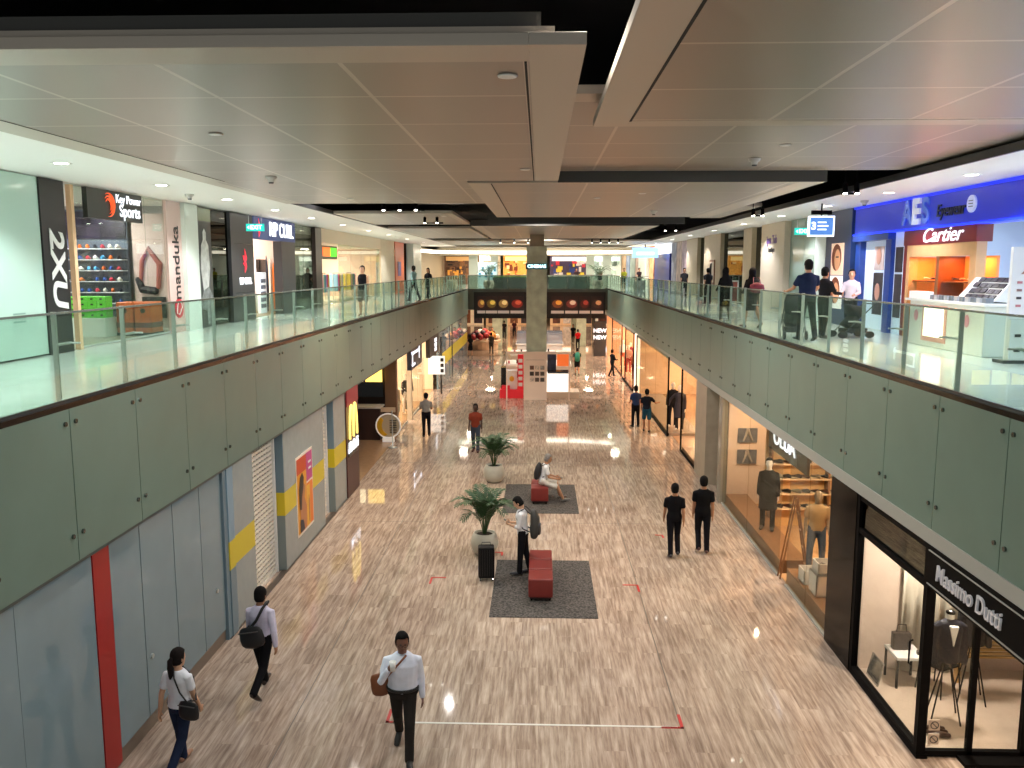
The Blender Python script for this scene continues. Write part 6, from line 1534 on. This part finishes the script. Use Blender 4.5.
# 10,11
person((3.95, 34.6, 0), 20, 'man in a blue shirt and black trousers standing by the fashion shop window', H=1.74, legs=((3, 2, 2), (-3, 2, 2)), arms=((10, 10, 60, 20), (6, 8, 20, 0)), skin='tan', top=('tee', '#27365c'), bottom=('long', '#15151a'), shoes='#202020', hair=('short', '#0f0d0d'), vox=.02, fingers=False)
person((4.28, 33.6, 0), -10, 'man in a dark top and blue shorts reaching out towards the fashion shop window', H=1.74, legs=((8, 2, 3), (-10, 2, 3)), arms=((6, 8, 20, 0), (30, 35, 60, -20)), skin='tan', top=('tee', '#141a26'), bottom=('shorts', '#1f4a60'), shoes='#202020', hair=('short', '#0f0d0d'), vox=.02, fingers=False)
person((4.36, 50.9, 0), -60, 'person in black standing by the far right shop windows', H=1.68, arms=((20, 8, 70, 20), (20, 8, 70, 20)), skin='tan', top=('shirt', '#17191f'), bottom=('long', '#15161b'), vox=.024, fingers=False)
r, _ = person((2.3, 51.8, 0), 0, 'person with bare legs and a green backpack walking away beyond the white counter', H=1.66, legs=((8, 4, 1), (-8, 6, 1)), skin='tan', top=('tee', '#1d1f1f'), bottom=('shorts', '#17181a'), vox=.024, fingers=False)
t = thing('backpack', (2.3, 51.8, 0), 'green backpack on the person beyond the white counter', 'bag')
MB().tube([(0, -.22, .92), (0, -.24, 1.05), (0, -.24, 1.28), (0, -.2, 1.4)], [(.14, .08), (.17, .11), (.16, .10), (.1, .06)], 14, ref=(1, 0, 0)).build('body', M('bag teal green', '#1f7a66', .7), t, smooth=True)
fp = [((3.05, 68, 0), 0, 'person in a bright red top far away right of the column', '#c22228', '#1a1a1e', None), ((2.9, 74, 0), 170, 'person in black just beyond the one in the red top', '#18181c', '#18181c', None),
      ((-5.1, 62.2, 0), 20, 'woman in a black dress walking away on the far left', '#141416', '#141416', 'skirt'), ((-3.65, 64.0, 0), 10, 'person in grey walking away near the kiosks on the far left', '#4a4440', '#3b3533', None),
      ((-3.9, 70, 0), 190, 'person in brown farther left behind the one in grey', '#6a4632', '#2a2422', None), ((-3.3, 79, 0), 0, 'dark clothed person under the left end of the food pictures', '#1c1618', '#1c1a1e', None),
      ((-2.4, 80, 0), 180, 'person in dark red under the food pictures, nearer the column', '#401c20', '#1c1a1e', None)]
proto_far = {}
for i, (loc, h, lb, c1, c2, sk) in enumerate(fp):
    person(loc, h, lb, H=1.66, fem=bool(sk), legs=((10, 4, 1), (-10, 8, 1)), skin='tan', top=('tee', c1), bottom=(sk or 'long', c2), hair=('long' if sk else 'short', '#120f0e'), vox=.028, fingers=False)
# ---- upper gallery
r, _ = person((-5.9, 28.3, Z), 174, 'woman in a black tank top and grey shorts standing on the left gallery', H=1.68, fem=True, legs=((4, 2, 2), (-3, 2, 2)), arms=((4, 8, 12, 0), (2, 8, 12, 0)), skin='light', top=('tank', '#16161a'), bottom=('shorts', '#77716a'), shoes='#8a6a58', hair=('short', '#2b211c'), face=True, vox=.016)
person((-6.0, 40.5, Z), 60, 'man in a pale blue shirt standing far along the left gallery', H=1.72, skin='brown', top=('shirt', '#9cc0c4'), bottom=('long', '#3b4148'), vox=.022, fingers=False)
person((-5.9, 45, Z), 150, 'person in black standing beyond the man in the pale blue shirt', H=1.62, skin='tan', top=('tee', '#1c1a1c'), bottom=('long', '#28282c'), hair=('long', '#120f0e'), vox=.022, fingers=False)
r, _ = person((5.5, 25.6, Z), 25, 'woman in a black headscarf and grey trousers, left of two on the right gallery', H=1.62, fem=True, legs=((6, 4, 1), (-8, 8, 1)), arms=((10, 14, 60, 25), (10, 14, 60, 25)), skin='tan', top=('coat', '#101012'), bottom=('long', '#6a6a60'), shoes='#c9c4bc', hair=('hijab', '#0e0e11'), vox=.016)
r, _ = person((5.7, 23.2, Z), 20, 'woman in a black headscarf with a red bag, right of two on the right gallery', H=1.64, fem=True, legs=((14, 4, 1), (-18, 16, 1)), arms=((10, 12, 60, 25), (10, 12, 60, 25)), skin='tan', top=('shirt', '#121013'), bottom=('skirt', '#2a2a2c'), shoes='#5a3a34', hair=('hijab', '#0e0c0f'), vox=.016)
t = thing('handbag', (5.75, 22.86, Z), 'dark red patterned bag carried by the woman in the headscarf', 'bag')
MB().tube([(0, 0, .98), (0, 0, 1.05), (0, 0, 1.16), (0, 0, 1.2)], [(.16, .05), (.2, .07), (.18, .05), (.1, .02)], 14, ref=(1, 0, 0)).build('body', M('dark red floral', '#6e1f2e', .6, var=.5, scale=20), t, smooth=True)
MB().tube([(-.1, 0, 1.18), (-.08, .1, 1.35), (.08, .1, 1.35), (.1, 0, 1.18)], [.01]*4, 6).build('strap', M('dark red floral', '#6e1f2e'), t, smooth=True)
r, _ = person((5.85, 18.9, Z), 8, 'big man in a navy shirt and black trousers pushing a buggy on the right gallery', H=1.78, build=1.15, legs=((8, 4, 3), (-10, 10, 3)), arms=((30, 16, 40, -6), (30, 20, 45, -10)), skin='tan', top=('polo', '#141f3a'), bottom=('long', '#1a1c1e'), shoes='#1a1a1a', hair=('short', '#100d0c'), vox=.013)
person((6.45, 19.6, Z), -60, 'person in dark clothes half hidden beside the big man in navy', H=1.62, legs=((6, 4, 2), (-6, 4, 2)), arms=((30, 14, 60, 10), (26, 10, 60, 10)), skin='tan', top=('shirt', '#1b1a1d'), bottom=('long', '#17181a'), hair=('short', '#120f0e'), vox=.018)
r, _ = person((7.55, 21.0, Z), 150, 'woman in a white top and dark apron facing the camera behind a buggy', H=1.58, fem=True, arms=((28, 14, 50, 20), (28, 14, 50, 20)), head=(0, 10), skin='light', top=('shirt', '#ddd3dc'), bottom=('long', '#23252e'), hair=('short', '#1a1412'), face=True, vox=.015)
def buggy(loc, rz, lb):
    t = thing('buggy', loc, lb, 'buggy', rz=rz*D2R)
    bk = M('buggy black', '#17181a', .7)
    MB().tube([(0, -.05, .34), (0, .05, .42), (0, .0, .62)], [(.2, .16), (.22, .22), (.2, .08)], 14, ref=(1, 0, 0)).build('seat', bk, t, smooth=True)
    MB().tube([(0, -.08, .62), (0, -.02, .82), (0, .12, .94)], [(.22, .10), (.23, .20), (.18, .06)], 14, ref=(1, 0, 0)).build('hood', bk, t, smooth=True)
    for s in (-1, 1):
        MB().tube([(s*.24, .32, .12), (s*.24, .05, .45), (s*.24, -.36, 1.0)], [.013]*3, 6).build('frame', dkgrey, t)
        MB().tube([(s*.24, -.28, .10), (s*.24, .05, .5)], [.013]*2, 6).build('frame', dkgrey, t)
        for y in (-.28, .32): MB().cyl((s*.24-.02, y, .10), (s*.24+.02, y, .10), .10, n=16).build('wheel', bk, t)
    MB().tube([(-.24, -.36, 1.0), (.24, -.36, 1.0)], [.016]*2, 8).build('handlebar', bk, t)
    box(-.2, .2, -.25, .2, .16, .28).build('basket', M('buggy basket', '#2a2b2e', .8), t)
    return t
buggy((5.78, 19.6, Z), -5, 'black baby buggy in front of the big man in navy')
b2_ = buggy((7.25, 20.0, Z), 100, 'low black baby buggy in front of the woman in the white top'); b2_.scale = (1, 1.1, .78)
for i, (loc, h, lb, c1, c2) in enumerate((((7.6, 66, Z), 200, 'person in a dark top standing behind the far right plants', '#2a2428', '#2a2a30'), ((6.2, 63.5, Z), 170, 'person in a yellow green top behind the far right railing', '#b8b83a', '#2a2a30'),
        ((2.9, 68.4, Z), 190, 'dark haired person sitting height behind the bridge railing right of the column', '#3a2a2c', '#2a2a30'), ((4.9, 70, Z), 20, 'person in a brown top near the right bridge palm', '#5a4638', '#2a2a30'), ((7.4, 38, Z), 10, 'person in dark clothes by the third cream pillar', '#26262c', '#2a2a30'), ((7.7, 46, Z), 180, 'dark clothed person farther along by the patterned panels', '#2c2a2c', '#202024'))):
    person(loc, h, lb, H=1.6, legs=((6, 3, 1), (-6, 5, 1)), skin='tan', top=('tee', c1), bottom=('long', c2), vox=.028, fingers=False)
# green slatted bench block behind the bridge railing, advert stand on the right gallery
t = thing('seating_block', (-2.2, 67.5, Z), 'long green planter block behind the bridge railing left of the column', 'planter')
box(-1.5, 1.5, -.4, .4, 0, .85).build('box', M('dark green box', '#2c332e', .6), t); box(-1.45, 1.45, -.35, .35, .85, .95).build('foliage', M('leafy green', '#4a7a38', .8, var=.5, scale=12), t, bevel=.03)
t = thing('seating_block', (2.3, 67.5, Z), 'teal counter behind the bridge railing right of the column', 'counter')
box(-1.6, 1.6, -.4, .4, 0, .95).build('box', M('teal box', '#34453f', .6), t); box(-1.65, 1.65, -.45, .45, .95, 1.0).build('top', M('pale counter top', '#d3c9bc'), t)
t = thing('poster_stand', (6.9, 31.5, Z), 'small framed brown poster stand by the right railing beyond the women in black', 'sign')
box(-.35, .35, -.03, .03, .35, 1.15).build('frame', steel, t); box(-.3, .3, -.04, -.03, .4, 1.1).build('print', M('brown red print', '#7a3a2c', .5, var=.6, scale=6), t)
MB().lathe([(.2, 0), (.2, .03), (.02, .05), (.02, .36)], n=16).build('foot', steel, t)
# ================================================================== CAMERA / WORLD
cd = bpy.data.cameras.new('camera'); cam = bpy.data.objects.new('camera', cd); COL.objects.link(cam)
cd.sensor_fit = 'HORIZONTAL'; cd.sensor_width = 36; cd.lens = 36*850/1024; cd.clip_end = 300; cd.clip_start = .05
cam.location = (0, 0, 6.5); cam.rotation_euler = ((90-7.771)*D2R, 0, 1.869*D2R)
SC.camera = cam
w = bpy.data.worlds.new('world'); SC.world = w; w.use_nodes = True
w.node_tree.nodes['Background'].inputs[0].default_value = lin('#cfd2d0'); w.node_tree.nodes['Background'].inputs[1].default_value = .5
SC.view_settings.view_transform = 'Standard'; SC.view_settings.look = 'None'; SC.view_settings.exposure = .22; SC.view_settings.gamma = 1
SC.view_settings.use_curve_mapping = False
